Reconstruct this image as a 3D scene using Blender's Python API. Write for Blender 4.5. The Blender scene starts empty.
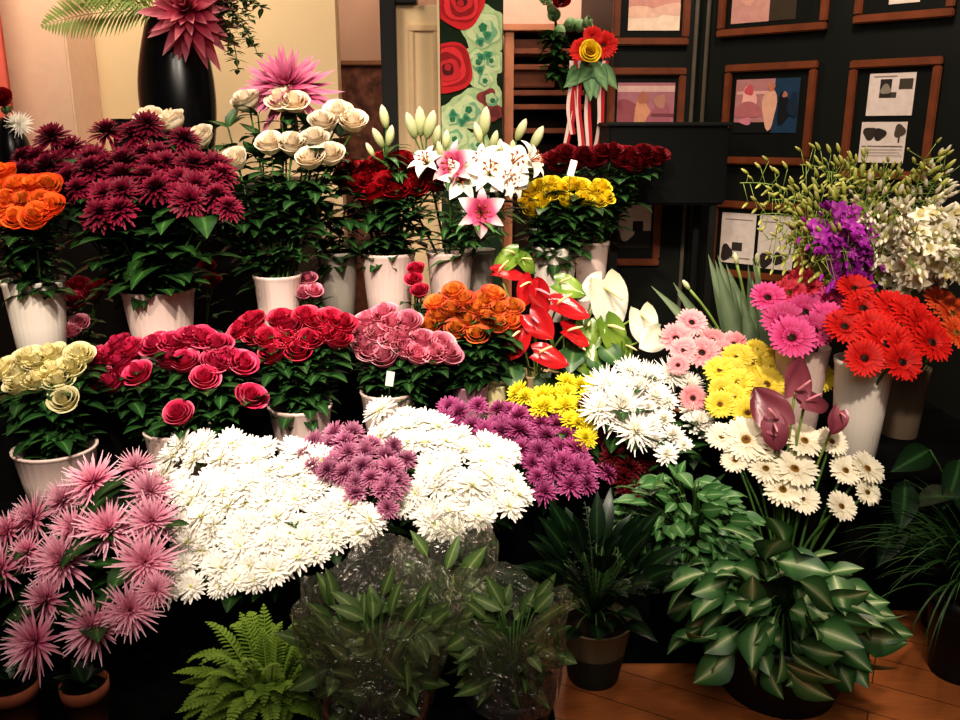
import bpy, math, random
from mathutils import Vector, Matrix
R = random.Random(11)
C = bpy.context.scene.collection
V = Vector
PI = math.pi
# ------------------------------------------------------------------ camera
F_PX, PITCH, EYE = 850.0, math.radians(15), 1.30
cam_d = bpy.data.cameras.new('camera'); cam = bpy.data.objects.new('camera', cam_d); C.objects.link(cam)
cam_d.lens = F_PX/960*36; cam_d.sensor_width = 36; cam_d.clip_start = .05
cam.location = (0, 0, EYE); cam.rotation_euler = (PI/2-PITCH, 0, 0)
bpy.context.scene.camera = cam
FW = V((0, math.cos(PITCH), -math.sin(PITCH))); UP = V((0, math.sin(PITCH), math.cos(PITCH))); CAM = V((0, 0, EYE))
def ray(px, py): return FW + V((1, 0, 0))*((px-480)/F_PX) + UP*((360-py)/F_PX)
def at(px, py, Y):
    d = ray(px, py); return CAM + d*(Y/d.y)
def depth(px, py, Y): return Y/ray(px, py).y
def onplane(px, py, p0, n):
    d = ray(px, py); return CAM + d*((p0-CAM).dot(n)/d.dot(n))
# ------------------------------------------------------------------ materials
def mat(name, col, rough=.6, spec=.3, metal=0, noise=0, nscale=20, bump=0):
    m = bpy.data.materials.new(name); m.use_nodes = True
    nt = m.node_tree; b = nt.nodes['Principled BSDF']
    b.inputs['Roughness'].default_value = rough; b.inputs['Metallic'].default_value = metal
    b.inputs['Specular IOR Level'].default_value = spec
    b.inputs['Base Color'].default_value = (*col, 1)
    if noise or bump:
        tc = nt.nodes.new('ShaderNodeTexCoord'); nz = nt.nodes.new('ShaderNodeTexNoise')
        nz.inputs['Scale'].default_value = nscale; nt.links.new(tc.outputs['Object'], nz.inputs['Vector'])
        if noise:
            cr = nt.nodes.new('ShaderNodeValToRGB')
            cr.color_ramp.elements[0].color = (*[c*(1-noise) for c in col], 1); cr.color_ramp.elements[1].color = (*[min(1, c*(1+noise)) for c in col], 1)
            cr.color_ramp.elements[0].position = .3; cr.color_ramp.elements[1].position = .7
            nt.links.new(nz.outputs['Fac'], cr.inputs['Fac']); nt.links.new(cr.outputs['Color'], b.inputs['Base Color'])
        if bump:
            bp = nt.nodes.new('ShaderNodeBump'); bp.inputs['Strength'].default_value = bump
            nt.links.new(nz.outputs['Fac'], bp.inputs['Height']); nt.links.new(bp.outputs['Normal'], b.inputs['Normal'])
    return m
def ramp_mat(name, stops, rough=.55, spec=.2, trans=.2, rand=.25, attr='t'):
    """petal or leaf material: colour ramp along the mesh attribute t, a little random per object"""
    m = bpy.data.materials.new(name); m.use_nodes = True
    nt = m.node_tree; N = nt.nodes; L = nt.links; b = N['Principled BSDF']; out = N['Material Output']
    at_ = N.new('ShaderNodeAttribute'); at_.attribute_name = attr
    cr = N.new('ShaderNodeValToRGB'); e = cr.color_ramp.elements
    e[0].position = stops[0][0]; e[0].color = (*stops[0][1], 1); e[1].position = stops[-1][0]; e[1].color = (*stops[-1][1], 1)
    for p, c in stops[1:-1]:
        x = e.new(p); x.color = (*c, 1)
    L.new(at_.outputs['Fac'], cr.inputs['Fac'])
    oi = N.new('ShaderNodeObjectInfo'); mr = N.new('ShaderNodeMapRange')
    mr.inputs['To Min'].default_value = 1-rand; mr.inputs['To Max'].default_value = 1+rand*.5
    L.new(oi.outputs['Random'], mr.inputs['Value'])
    hs = N.new('ShaderNodeHueSaturation'); L.new(mr.outputs['Result'], hs.inputs['Value']); L.new(cr.outputs['Color'], hs.inputs['Color'])
    L.new(hs.outputs['Color'], b.inputs['Base Color'])
    b.inputs['Roughness'].default_value = rough; b.inputs['Specular IOR Level'].default_value = spec
    if trans:
        tr = N.new('ShaderNodeBsdfTranslucent'); mx = N.new('ShaderNodeMixShader'); mx.inputs['Fac'].default_value = trans
        L.new(hs.outputs['Color'], tr.inputs['Color']); L.new(b.outputs['BSDF'], mx.inputs[1]); L.new(tr.outputs['BSDF'], mx.inputs[2])
        L.new(mx.outputs['Shader'], out.inputs['Surface'])
    return m
def vcol_mat(name, rough=.6, spec=.3):
    m = bpy.data.materials.new(name); m.use_nodes = True; nt = m.node_tree; b = nt.nodes['Principled BSDF']
    a = nt.nodes.new('ShaderNodeAttribute'); a.attribute_name = 'c'
    nz = nt.nodes.new('ShaderNodeTexNoise'); nz.inputs['Scale'].default_value = 40
    tc = nt.nodes.new('ShaderNodeTexCoord'); nt.links.new(tc.outputs['Object'], nz.inputs['Vector'])
    mr = nt.nodes.new('ShaderNodeMapRange'); mr.inputs['To Min'].default_value = .8; mr.inputs['To Max'].default_value = 1.15
    nt.links.new(nz.outputs['Fac'], mr.inputs['Value'])
    hs = nt.nodes.new('ShaderNodeHueSaturation'); nt.links.new(mr.outputs['Result'], hs.inputs['Value'])
    nt.links.new(a.outputs['Color'], hs.inputs['Color']); nt.links.new(hs.outputs['Color'], b.inputs['Base Color'])
    b.inputs['Roughness'].default_value = rough; b.inputs['Specular IOR Level'].default_value = spec
    return m
# ------------------------------------------------------------------ mesh builder
class MB:
    def __init__(s): s.v = []; s.f = []; s.t = []; s.c = []
    def add(s, vs, fs, ts=None, col=None):
        o = len(s.v); s.v += [tuple(v) for v in vs]; s.f += [tuple(i+o for i in f) for f in fs]
        s.t += list(ts) if ts is not None else [0.5]*len(vs); s.c += [col or (1, 1, 1)]*len(vs)
    def grid(s, rows, ts=None, close=False, col=None):
        n = len(rows[0]); vs = [p for r in rows for p in r]; fs = []
        for i in range(len(rows)-1):
            for j in range(n if close else n-1):
                k = (j+1) % n; fs.append((i*n+j, i*n+k, (i+1)*n+k, (i+1)*n+j))
        s.add(vs, fs, ts, col)
    def tube(s, pts, rad, n=6, t0=0, t1=1, cap=True):
        pts = [V(p) for p in pts]; rows = []; ts = []; m = len(pts)
        if not hasattr(rad, '__len__'): rad = [rad]*m
        for i, p in enumerate(pts):
            d = (pts[min(i+1, m-1)]-pts[max(i-1, 0)])
            if d.length < 1e-9: d = V((0, 0, 1))
            d.normalize(); a = d.orthogonal().normalized() if abs(d.x) > .9 else d.cross(V((1, 0, 0))).normalized(); b = d.cross(a)
            rows.append([p+(a*math.cos(2*PI*k/n)+b*math.sin(2*PI*k/n))*rad[i] for k in range(n)]); ts += [t0+(t1-t0)*i/(m-1)]*n
        o = len(s.v); s.grid(rows, ts, True)
        if cap:
            s.f.append(tuple(o+k for k in reversed(range(n)))); s.f.append(tuple(o+(m-1)*n+k for k in range(n)))
    def lathe(s, prof, n=32, c=(0, 0, 0), flute=0, nfl=0, ts=None):
        rows = []; tt = []; c = V(c)
        for i, (r, z) in enumerate(prof):
            rows.append([c+V((math.cos(2*PI*k/n), math.sin(2*PI*k/n), 0))*(r*(1+flute*math.cos(2*PI*k/n*nfl)))+V((0, 0, z)) for k in range(n)])
            tt += [i/(len(prof)-1) if ts is None else ts[i]]*n
        s.grid(rows, tt, True)
    def box(s, x0, x1, y0, y1, z0, z1, M=None, col=None, bev=0):
        if bev:
            return s.bevbox(x0, x1, y0, y1, z0, z1, bev, M, col)
        vs = [V((x, y, z)) for z in (z0, z1) for y in (y0, y1) for x in (x0, x1)]
        if M: vs = [M @ v for v in vs]
        s.add(vs, [(0, 2, 3, 1), (4, 5, 7, 6), (0, 1, 5, 4), (2, 6, 7, 3), (0, 4, 6, 2), (1, 3, 7, 5)], None, col)
    def bevbox(s, x0, x1, y0, y1, z0, z1, b, M=None, col=None):
        import bmesh
        bm = bmesh.new(); bmesh.ops.create_cube(bm, size=1)
        for v in bm.verts:
            v.co = V((x0+(v.co.x+.5)*(x1-x0), y0+(v.co.y+.5)*(y1-y0), z0+(v.co.z+.5)*(z1-z0)))
        bmesh.ops.bevel(bm, geom=bm.edges[:], offset=b, segments=2, affect='EDGES')
        bm.verts.index_update()
        s.add([(M @ v.co if M else v.co.copy()) for v in bm.verts], [[v.index for v in f.verts] for f in bm.faces], None, col); bm.free()
    def mesh(s, name, m, smooth=True, col=False):
        me = bpy.data.meshes.new(name); me.from_pydata(s.v, [], s.f)
        a = me.attributes.new('t', 'FLOAT', 'POINT'); a.data.foreach_set('value', s.t)
        if col:
            a = me.attributes.new('c', 'FLOAT_COLOR', 'POINT'); a.data.foreach_set('color', [x for c in s.c for x in (*c, 1)])
        me.materials.append(m)
        if smooth: me.polygons.foreach_set('use_smooth', [True]*len(me.polygons))
        me.update(); return me
    def build(s, name, m, parent=None, smooth=True, col=False):
        return link(name, s.mesh(name, m, smooth, col), parent)
def link(name, me, parent=None):
    o = bpy.data.objects.new(name, me); C.objects.link(o)
    if parent: o.parent = parent
    return o
LABELS = {}
def tag(o, label, cat, group=None, kind=None):
    n = len(label.split())
    if n < 4 or n > 16: print('LABEL LENGTH', n, label)
    if label in LABELS and not group: print('DUP LABEL', label)
    LABELS[label] = 1
    o['label'] = label; o['category'] = cat
    if group: o['group'] = group
    if kind: o['kind'] = kind
    return o
def thing(name, label, cat, loc=(0, 0, 0), group=None, rz=0):
    o = bpy.data.objects.new(name, None); C.objects.link(o); o.location = loc; o.rotation_euler = (0, 0, rz); o.empty_display_size = .03
    return tag(o, label, cat, group)
def struct(o): o['kind'] = 'structure'; return o
ORD = ['first', 'second', 'third', 'fourth', 'fifth', 'sixth', 'seventh', 'eighth', 'ninth', 'tenth', 'eleventh', 'twelfth', 'thirteenth', 'fourteenth', 'fifteenth', 'sixteenth', 'seventeenth', 'eighteenth', 'nineteenth', 'twentieth', 'twenty-first', 'twenty-second']
ROWN = {2: ['upper', 'lower'], 3: ['upper', 'middle', 'lower'], 4: ['top', 'upper-middle', 'lower-middle', 'bottom']}
def make_labels(pts, kind, where, rows=None):
    n = len(pts)
    if rows is None:
        k = 1 if n <= 6 else 2 if n <= 12 else 3 if n <= 22 else 4
        od = sorted(range(n), key=lambda i: pts[i][1]); rows = [0]*n
        for q, i in enumerate(od): rows[i] = min(k-1, q*k//n)
        nm = ROWN.get(k)
    else:
        k = max(rows)+1; nm = None     # row 0 = front
    out = [None]*n
    for r in range(k):
        ids = sorted([i for i in range(n) if rows[i] == r], key=lambda i: pts[i][0])
        rn = '' if k == 1 else (nm[r] + ' row, ' if nm else ('front row, ' if r == 0 else 'back row, ' if r == k-1 else ORD[r]+' row from front, '))
        for q, i in enumerate(ids):
            if len(ids) == 1: s = 'only '+kind+' in '
            elif q == 0: s = 'leftmost '+kind+', '
            elif q == len(ids)-1: s = 'rightmost '+kind+', '
            else: s = ORD[q]+' '+kind+' from left, '
            if len(ids) == 1 and k == 1: s = kind+', '
            out[i] = s+rn+where
    return out
# ------------------------------------------------------------------ petals, leaves
def p_round(s): return math.sin(PI*(.06+.86*s))**.55
def p_leaf(s): return max(0.02, math.sin(PI*s**.75))
def p_strap(s): return (.45+.55*min(1, s*1.6))*(1 if s < .8 else math.sqrt(max(.05, 1-((s-.8)/.21)**2)))
def p_spike(s): return (.6+.4*math.sin(PI*min(1, s*1.2)))*(1-.75*max(0, s-.6)/.4)
def petal(M, base, out, up, L, W, a0, a1, prof=p_strap, cup=.2, nu=4, nv=1, t0=0., t1=1.):
    side = up.cross(out).normalized(); pos = V(base); rows = []; ts = []
    for i in range(nu+1):
        s = i/nu; a = a0+(a1-a0)*s; d = out*math.cos(a)+up*math.sin(a); nr = up*math.cos(a)-out*math.sin(a); w = W*prof(s)
        rows.append([pos+side*(w*j/nv)+nr*(cup*w*(j/nv)**2) for j in range(-nv, nv+1)]); ts += [t0+(t1-t0)*s]*(2*nv+1)
        pos = pos+d*(L/nu)
    M.grid(rows, ts)
def leaf(M, base, d, nrm, L, W, droop=.6, fold=.25, prof=p_leaf, nu=5, nv=1, wav=0):
    d = V(d).normalized(); side = d.cross(nrm)
    if side.length < 1e-4: side = d.orthogonal()
    side.normalize(); nrm = side.cross(d).normalized(); pos = V(base); rows = []; ts = []
    for i in range(nu+1):
        s = i/nu; a = droop*(s-.3); dd = d*math.cos(a)-nrm*math.sin(a); nn = nrm*math.cos(a)+d*math.sin(a); w = W*prof(s)
        rows.append([pos+side*(w*j/nv)+nn*(fold*w*abs(j/nv)+wav*w*math.sin(s*9+j)*abs(j/nv)) for j in range(-nv, nv+1)])
        ts += [abs(j/nv) for j in range(-nv, nv+1)]
        pos = pos+dd*(L/nu)
    M.grid(rows, ts)
def rdir(): 
    a = R.uniform(0, 2*PI); return V((math.cos(a), math.sin(a), 0))
Z = V((0, 0, 1))
# ---- bloom shapes (unit radius, axis +z, origin at the calyx)
def rose_mesh(seed, openness=1.0):
    r = random.Random(seed); M = MB()
    lay = [(.13, 1.42, 0, 2, 1.9), (.29, 1.40, .03, 3, 1.35), (.46, 1.30, .08, 3, 1.3), (.62, 1.24, .09, 4, 1.05), (.78, 1.12, .13, 5, .88)]
    for li, (rr, h, fl, n, dl) in enumerate(lay):
        ph = r.uniform(0, 6)
        fl *= openness
        for k in range(n):
            a0 = ph+2*PI*k/n+r.uniform(-.15, .15); hh = h*r.uniform(.90, 1.06); f2 = fl*r.uniform(.6, 1.4); rows = []; ts = []; tj = r.uniform(.72, 1.08); ox, oy = r.uniform(-.05, .05), r.uniform(-.05, .05)
            nu, nv = 7, 4
            for i in range(nu+1):
                s = i/nu; row = []
                for j in range(-nv, nv+1):
                    v = j/nv; sm = s*(1-.20*abs(v)**3); e = max(0, sm-.72)/.28
                    rad = rr*(.25+.75*min(1, (sm/.5))**.7)*(1-.10*math.sin(PI*sm)*(li < 3))+f2*sm**3+ .03*v*(1 if k % 2 else -1)
                    if li >= 2: rad += .07*e*e+.09*e*abs(v)**2
                    z = hh*sm-(.12*e*e*(li >= 2))-f2*.35*e
                    an = a0+dl*v*(.55+.45*min(1, sm*2.2))
                    row.append(V((rad*math.cos(an)+ox, rad*math.sin(an)+oy, z))); ts.append(min(1, sm*(.6+.4*li/4)*tj))
                rows.append(row)
            M.grid(rows, ts)
    return M
def sepals(M, n=5, L=.6):
    for k in range(n):
        o = V((math.cos(2*PI*k/n), math.sin(2*PI*k/n), 0)); petal(M, o*.12, o, Z, L, .12, .9, -.6, p_leaf, .2)
    M.lathe([(.02, -.2), (.16, -.1), (.22, .05), (.2, .12)], 8)
def mum_mesh(seed, n, L, W, e0, e1, curl, prof=p_strap, core=.12, jit=.12, inner=.45, h=.25):
    """n petals on a golden-angle spiral; e0 outer elevation, e1 centre elevation"""
    r = random.Random(seed); M = MB()
    for i in range(n):
        q = i/(n-1); a = i*2.39996+r.uniform(-.1, .1); o = V((math.cos(a), math.sin(a), 0))
        el = e1+(e0-e1)*q**.8+r.uniform(-jit, jit); l = L*(inner+(1-inner)*q**.7)*r.uniform(.85, 1.1)
        petal(M, o*(core*math.sqrt(q))+Z*(h*(1-q)), o, Z, l, W*(.7+.3*q), el, el+curl*r.uniform(.6, 1.4), prof, .35, 4, 1, 0, r.uniform(.75, 1))
    return M
def gerb_mesh(seed):
    r = random.Random(seed); M = MB()
    for n, L, el, ph in ((24, .98, .10, 0), (24, .9, .25, .13), (18, .45, .5, .05)):
        for k in range(n):
            a = ph+2*PI*k/n+r.uniform(-.05, .05); o = V((math.cos(a), math.sin(a), 0)); e = el+r.uniform(-.1, .1)
            petal(M, o*.12+Z*.06, o, Z, (L-.1)*r.uniform(.92, 1.04), .105 if L > .5 else .07, e+.15, e-.25, p_strap, .25)
    return M
def disc_mesh(rad=.24, h=.12, bumps=True, seed=1):
    M = MB(); n = 16
    prof = [(rad*math.sin(i/5*PI/2), h*math.cos(i/5*PI/2)) for i in range(6)]
    M.lathe([(max(.001, a), b+.07) for a, b in prof], n, ts=[i/5 for i in range(6)])
    r = random.Random(seed)
    for i in range(40 if bumps else 0):
        q = math.sqrt(i/40); a = i*2.4; p = V((rad*q*math.cos(a), rad*q*math.sin(a), .07+h*math.cos(q*PI/2)))
        M.tube([p, p+Z*.05+V((math.cos(a), math.sin(a), 0))*.02], [.025, .012], 4, q, q)
    return M
def lily_mesh(seed):
    r = random.Random(seed); M = MB()
    for k in range(6):
        a = 2*PI*k/6; o = V((math.cos(a), math.sin(a), 0)); w = .36 if k % 2 else .24
        petal(M, o*.04, o, Z, 1.25, w, 1.15, -.75, p_leaf, .25, 8, 2)
    return M
def stamen_mesh():
    M = MB()
    for k in range(6):
        a = 2*PI*k/6+.5; o = V((math.cos(a), math.sin(a), 0)); M.tube([o*.03+Z*.1, o*.12+Z*.5, o*.25+Z*.75], .018, 5)
        M.tube([o*.2+Z*.76, o*.32+Z*.74], .045, 6)
    M.tube([(0, 0, .1), (0, 0, .5), (.05, 0, .85)], .022, 5)
    return M
def bud_mesh():
    M = MB(); prof = [(.03, 0), (.18, .15), (.28, .45), (.33, .8), (.30, 1.15), (.19, 1.5), (.03, 1.72)]
    M.lathe(prof, 12, flute=.08, nfl=3); return M
def heart_rows(M, nu=10, nv=4, lift=.15):
    rows = []; ts = []
    for i in range(nu+1):
        s = i/nu; y = .45-1.45*s                    # tip toward -y
        w = .62*math.sin(PI*(.20+.80*s))**.75*(1.0 if s > .1 else .85+1.5*s); w = max(w, .01)
        row = []
        for j in range(-nv, nv+1):
            v = j/nv; lob = .28*(1-s)**3*abs(v)**.8
            row.append(V((w*v, y+lob, lift*(abs(v)**1.6)*w-.22*s*s+.05*math.sin(abs(v)*7+s*6)*(.3+abs(v))))); ts.append(s)
        rows.append(row)
    M.grid(rows, ts)
def orchid_mesh(seed):
    M = MB(); r = random.Random(seed)
    for k in range(5):
        a = PI/2+2*PI*k/5; o = V((math.cos(a), math.sin(a), 0)); petal(M, o*.05, o, Z, .95, .38 if k in (1, 4) else .25, .4, -.2, p_leaf, .15, 4)
    o = V((0, -1, 0)); petal(M, o*.05+Z*.05, o, Z, .6, .28, .9, .1, p_round, .7, 4, 1, .3, 0)
    return M
# ------------------------------------------------------------------ palette
K = lambda h: tuple(((int(h[i:i+2], 16)/255)/12.92 if int(h[i:i+2], 16)/255 <= .04045 else ((int(h[i:i+2], 16)/255+.055)/1.055)**2.4) for i in (0, 2, 4))
G = {}
def rm(key, stops, **k): G[key] = ramp_mat(key+'_petals', [(p, K(h)) for p, h in stops], **k)
rm('hotpink', [(0, 'ecb0b0'), (.3, 'b42048'), (.7, 'd03460'), (1, 'ec88a4')])
rm('crimsonpink', [(0, 'd890a0'), (.3, 'a01838'), (.7, 'cc2a4c'), (1, 'e87088')])
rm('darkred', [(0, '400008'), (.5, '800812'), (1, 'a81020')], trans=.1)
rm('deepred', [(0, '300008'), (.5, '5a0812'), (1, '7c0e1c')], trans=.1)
rm('cream', [(0, 'e0cc9c'), (.35, 'f0dcbc'), (1, 'f8ecdc')])
rm('palecream', [(0, 'd0cc84'), (.4, 'eee2a8'), (1, 'f4eec8')])
rm('palepink', [(0, 'b84868'), (.5, 'dc7890'), (.8, 'e898ac'), (1, 'f6ccd0')])
rm('yellow', [(0, 'c09010'), (.5, 'e8c81c'), (1, 'f4e250')])
rm('orange', [(0, 'f0c050'), (.45, 'ec9838'), (.75, 'e47048'), (1, 'd84c48')])
rm('orangered', [(0, 'f0b840'), (.5, 'e88030'), (.8, 'e05428'), (1, 'd04020')])
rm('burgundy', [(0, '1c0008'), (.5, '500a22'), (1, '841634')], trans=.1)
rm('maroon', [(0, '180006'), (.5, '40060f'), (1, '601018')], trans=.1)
rm('spiderpink', [(0, 'b04070'), (.3, 'dc88a4'), (.75, 'f0bccb'), (1, 'fae0e4')])
rm('mauve', [(0, '904068'), (.4, 'a85880'), (.8, 'c888a4'), (1, 'dcb0c4')])
rm('purple', [(0, '7c2850'), (.4, '98386c'), (.8, 'b45c90'), (1, 'd08cb0')])
rm('white', [(0, 'e4e4b8'), (.25, 'fbf8ee'), (1, 'fffaf4')], rand=.08)
rm('ivory', [(0, 'd0c888'), (.4, 'f0e6cc'), (1, 'f6efdc')], rand=.1)
rm('sunyellow', [(0, 'c0a818'), (.3, 'e4d430'), (1, 'f4e84c')], rand=.1)
rm('gyellow', [(0, 'b89018'), (.3, 'dcc034'), (1, 'ecd85c')])
rm('gpink', [(0, 'c04858'), (.4, 'e48490'), (1, 'f2b4b4')])
rm('gred', [(0, '600008'), (.3, 'b01414'), (1, 'd42820')], rand=.15)
rm('gmagenta', [(0, '800830'), (.35, 'bc2860'), (1, 'dc5c98')])
rm('gorange', [(0, '902008'), (.3, 'd84018'), (1, 'f07040')])
rm('gcrimson', [(0, '701018'), (.4, 'b02038'), (1, 'd04858')])
rm('lily', [(0, 'c0d090'), (.3, 'f4f0e0'), (1, 'fcf6ee')], rand=.05)
rm('stargazer', [(0, 'c0c080'), (.15, 'b83060'), (.5, 'd86088'), (.8, 'f4d8d8'), (1, 'fbeeea')], rand=.05)
rm('lilybud', [(0, '98a860'), (.5, 'd0d4a0'), (1, 'e8e4c4')])
rm('anthred', [(0, '98101a'), (1, 'b82428')], rough=.22, spec=.6, trans=.05)
rm('anthgreen', [(0, '547428'), (.5, '7c963c'), (1, '48681f')], rough=.25, spec=.5, trans=.1)
rm('anthwhite', [(0, 'd4d8b8'), (.4, 'f2eedd'), (1, 'f8f4e8')], rough=.3, spec=.4)
rm('anthmauve', [(0, 'a0606c'), (.5, '803f4c'), (1, '602c38')], rough=.3, spec=.4)
rm('orchgreen', [(0, '78801c'), (.5, 'b0b45c'), (1, 'd8d090')])
rm('orchpurple', [(0, 'c060b0'), (.4, '901c90'), (1, 'a838a8')])
rm('orchwhite', [(0, 'c0b060'), (.5, 'ece4cc'), (1, 'f6eedf')])
G['leaf'] = ramp_mat('rose_leaf', [(0, K('5c7c48')), (.15, K('2c5228')), (1, K('1d381a'))], rough=.38, spec=.4, trans=.12, rand=.4)
G['leaf2'] = ramp_mat('mum_leaf', [(0, K('4c6c38')), (.2, K('284c20')), (1, K('183414'))], rough=.5, spec=.3, trans=.1, rand=.4)
G['lilyleaf'] = ramp_mat('lily_leaf', [(0, K('7c9c60')), (.2, K('44703c')), (1, K('2c5428'))], rough=.35, spec=.4, trans=.15, rand=.3)
G['stem'] = mat('green_stem', K('3c5c28'), .5, noise=.2)
G['paleleafstem'] = mat('pale_stem', K('7c9048'), .5, noise=.2)
G['disc_dark'] = ramp_mat('dark_disc', [(0, K('201008')), (1, K('402010'))], trans=0)
G['disc_brown'] = ramp_mat('brown_disc', [(0, K('50300c')), (1, K('a07830'))], trans=0)
G['disc_green'] = ramp_mat('green_disc', [(0, K('a8b048')), (1, K('d8d470'))], trans=0)
G['stamen'] = mat('stamen', K('8c4018'), .6, noise=.2)
G['spadix'] = mat('spadix', K('f0dca0'), .6, noise=.1, nscale=200)
G['spadix_pink'] = mat('spadix_pink', K('e0909c'), .6, noise=.1, nscale=200)
# bloom libraries: kind -> list of part tuples (name, [mesh variants])
LIB = {}
def variants(name, fn, m, k=4, **kw): return [fn(s, **kw).mesh(name, m) for s in range(1, k+1)]
sep = MB(); sepals(sep); SEP = sep.mesh('calyx', G['leaf'])
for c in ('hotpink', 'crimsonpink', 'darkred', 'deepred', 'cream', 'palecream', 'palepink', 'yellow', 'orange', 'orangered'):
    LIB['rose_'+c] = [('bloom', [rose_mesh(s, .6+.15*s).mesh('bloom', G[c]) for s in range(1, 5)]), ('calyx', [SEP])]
def dm(rad, h, m): return [disc_mesh(rad, h).mesh('flower_center', m)]
mk = lambda **kw: (lambda s: mum_mesh(s, **kw))
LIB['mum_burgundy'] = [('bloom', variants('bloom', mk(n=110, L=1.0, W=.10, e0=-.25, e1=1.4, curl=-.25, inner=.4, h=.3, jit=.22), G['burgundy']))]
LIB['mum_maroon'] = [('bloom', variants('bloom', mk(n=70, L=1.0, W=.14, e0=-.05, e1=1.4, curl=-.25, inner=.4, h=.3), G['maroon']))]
LIB['mum_spider'] = [('bloom', variants('bloom', mk(n=100, L=1.08, W=.062, e0=-.05, e1=1.35, curl=.25, prof=p_spike, inner=.32, h=.22, jit=.16), G['spiderpink']))]
LIB['mum_mauve'] = [('bloom', variants('bloom', mk(n=110, L=1.0, W=.075, e0=-.2, e1=1.4, curl=.2, inner=.35, h=.25, jit=.25), G['mauve']))]
LIB['mum_purple'] = [('bloom', variants('bloom', mk(n=110, L=1.0, W=.075, e0=-.2, e1=1.4, curl=.2, inner=.35, h=.25, jit=.25), G['purple']))]
LIB['mum_white'] = [('bloom', variants('bloom', mk(n=66, L=1.0, W=.115, e0=-.1, e1=.85, curl=.1, inner=.62, core=.2, h=.1, jit=.2), G['white'])), ('flower_center', dm(.17, .08, G['disc_green']))]
LIB['mum_bigwhite'] = [('bloom', variants('bloom', mk(n=110, L=1.05, W=.07, e0=-.1, e1=1.4, curl=.3, prof=p_spike, inner=.35, h=.25), G['white']))]
LIB['mum_button'] = [('bloom', variants('bloom', mk(n=90, L=.95, W=.11, e0=-.1, e1=1.4, curl=.35, inner=.4, h=.35), G['white']))]
LIB['mum_yellow'] = [('bloom', variants('bloom', mk(n=85, L=1.0, W=.10, e0=0, e1=1.4, curl=.2, inner=.35, h=.25), G['sunyellow']))]
for c, d in (('gpink', 'disc_dark'), ('gred', 'disc_dark'), ('gmagenta', 'disc_dark'), ('gorange', 'disc_brown'), ('gyellow', 'disc_brown'), ('ivory', 'disc_brown'), ('gcrimson', 'disc_brown')):
    LIB['gerb_'+c] = [('bloom', variants('bloom', gerb_mesh, G[c])), ('flower_center', dm(.2, .1, G[d]))]
LIB['lily_white'] = [('bloom', [lily_mesh(1).mesh('bloom', G['lily'])]), ('stamen', [stamen_mesh().mesh('stamen', G['stamen'])])]
LIB['lily_star'] = [('bloom', [lily_mesh(1).mesh('bloom', G['stargazer'])]), ('stamen', [stamen_mesh().mesh('stamen', G['stamen'])])]
BUD = bud_mesh().mesh('bud', G['lilybud'])
SPA = {}
for c in ('anthred', 'anthgreen', 'anthwhite', 'anthmauve'):
    M = MB(); heart_rows(M); SPA[c] = M.mesh('spathe', G[c])
M = MB(); M.tube([(0, .3, .03), (0, .2, .25), (0, .02, .48), (0, -.14, .66)], [.05, .06, .055, .03], 8); SPX = M.mesh('spadix', G['spadix'])
SPXP = SPX.copy(); SPXP.materials.clear(); SPXP.materials.append(G['spadix_pink'])
# ------------------------------------------------------------------ placing flowers
def frame(n, spin=None, upv=None):
    n = n.normalized()
    if upv is not None:
        y = (upv-n*upv.dot(n)).normalized()
    else:
        a = n.orthogonal().normalized(); y = Matrix.Rotation(R.uniform(0, 6.283) if spin is None else spin, 3, n) @ a
    x = y.cross(n); return Matrix((x, y, n)).transposed()
def bez(a, c, b, n=6): return [a*(1-t)**2+c*(2*t*(1-t))+b*t*t for t in [i/n for i in range(n+1)]]
def put(child, root, P, M3, r):
    child.parent = root; child.location = P-root.location; child.rotation_euler = M3.to_euler(); child.scale = (r, r, r)
def stem_pts(P, n, base, rim):
    top = P-n*.0
    ctrl = V((base.x+(P.x-base.x)*.45, base.y+(P.y-base.y)*.45, max(rim, base.z+.02)+max(.02, (P.z-rim))*.55))
    return bez(base, ctrl, top, 7)
def flower(kind, name, label, cat, group, P, n, r, base, rim, leaves=5, llen=.06, lmat='leaf', stemr=.0032, lspan=(.45, .95), lw=.27, lprof=p_leaf, tilt=None):
    root = thing(name, label, cat, base, group)
    for pn, ms in LIB[kind]:
        if pn == 'bloom':
            o = link('bloom', R.choice(ms), root); M3 = frame(n); put(o, root, P, M3, r); bl = o
        else:
            q = link(pn, ms[0], bl)
    pts = stem_pts(P+n.normalized()*r*.1, n, base, rim); rel = [p-base for p in pts]
    M = MB(); M.tube(rel, [stemr*1.15]*3+[stemr]*(len(rel)-3), 5); M.build('stem', G['stem'], root)
    if leaves:
        M = MB()
        for i in range(leaves):
            s = R.uniform(*lspan)*(len(rel)-1); k = min(int(s), len(rel)-2); p = rel[k].lerp(rel[k+1], s-k)
            o = rdir(); o.y -= .45; o.z = R.uniform(-.35, .5); o.normalize(); L = llen*R.uniform(.65, 1.25)
            if lmat == 'leaf':       # pinnate rose leaf: short petiole, three leaflets
                q = p+o*L*.5; M.tube([p, q], .0012, 4, 1, 1)
                leaf(M, q, o, Z, L, L*lw, R.uniform(.3, 1.2), .2, lprof)
                sd = o.cross(Z).normalized()
                for sg in (-1, 1): leaf(M, q-o*L*.12, o*.45+sd*sg, Z, L*.72, L*lw*.75, R.uniform(.3, 1.0), .2, lprof)
            else:
                leaf(M, p, o, Z, L*1.5, L*lw*1.5, R.uniform(.4, 1.4), .15, lprof)
        M.build('foliage', G[lmat], root)
    return root
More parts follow.
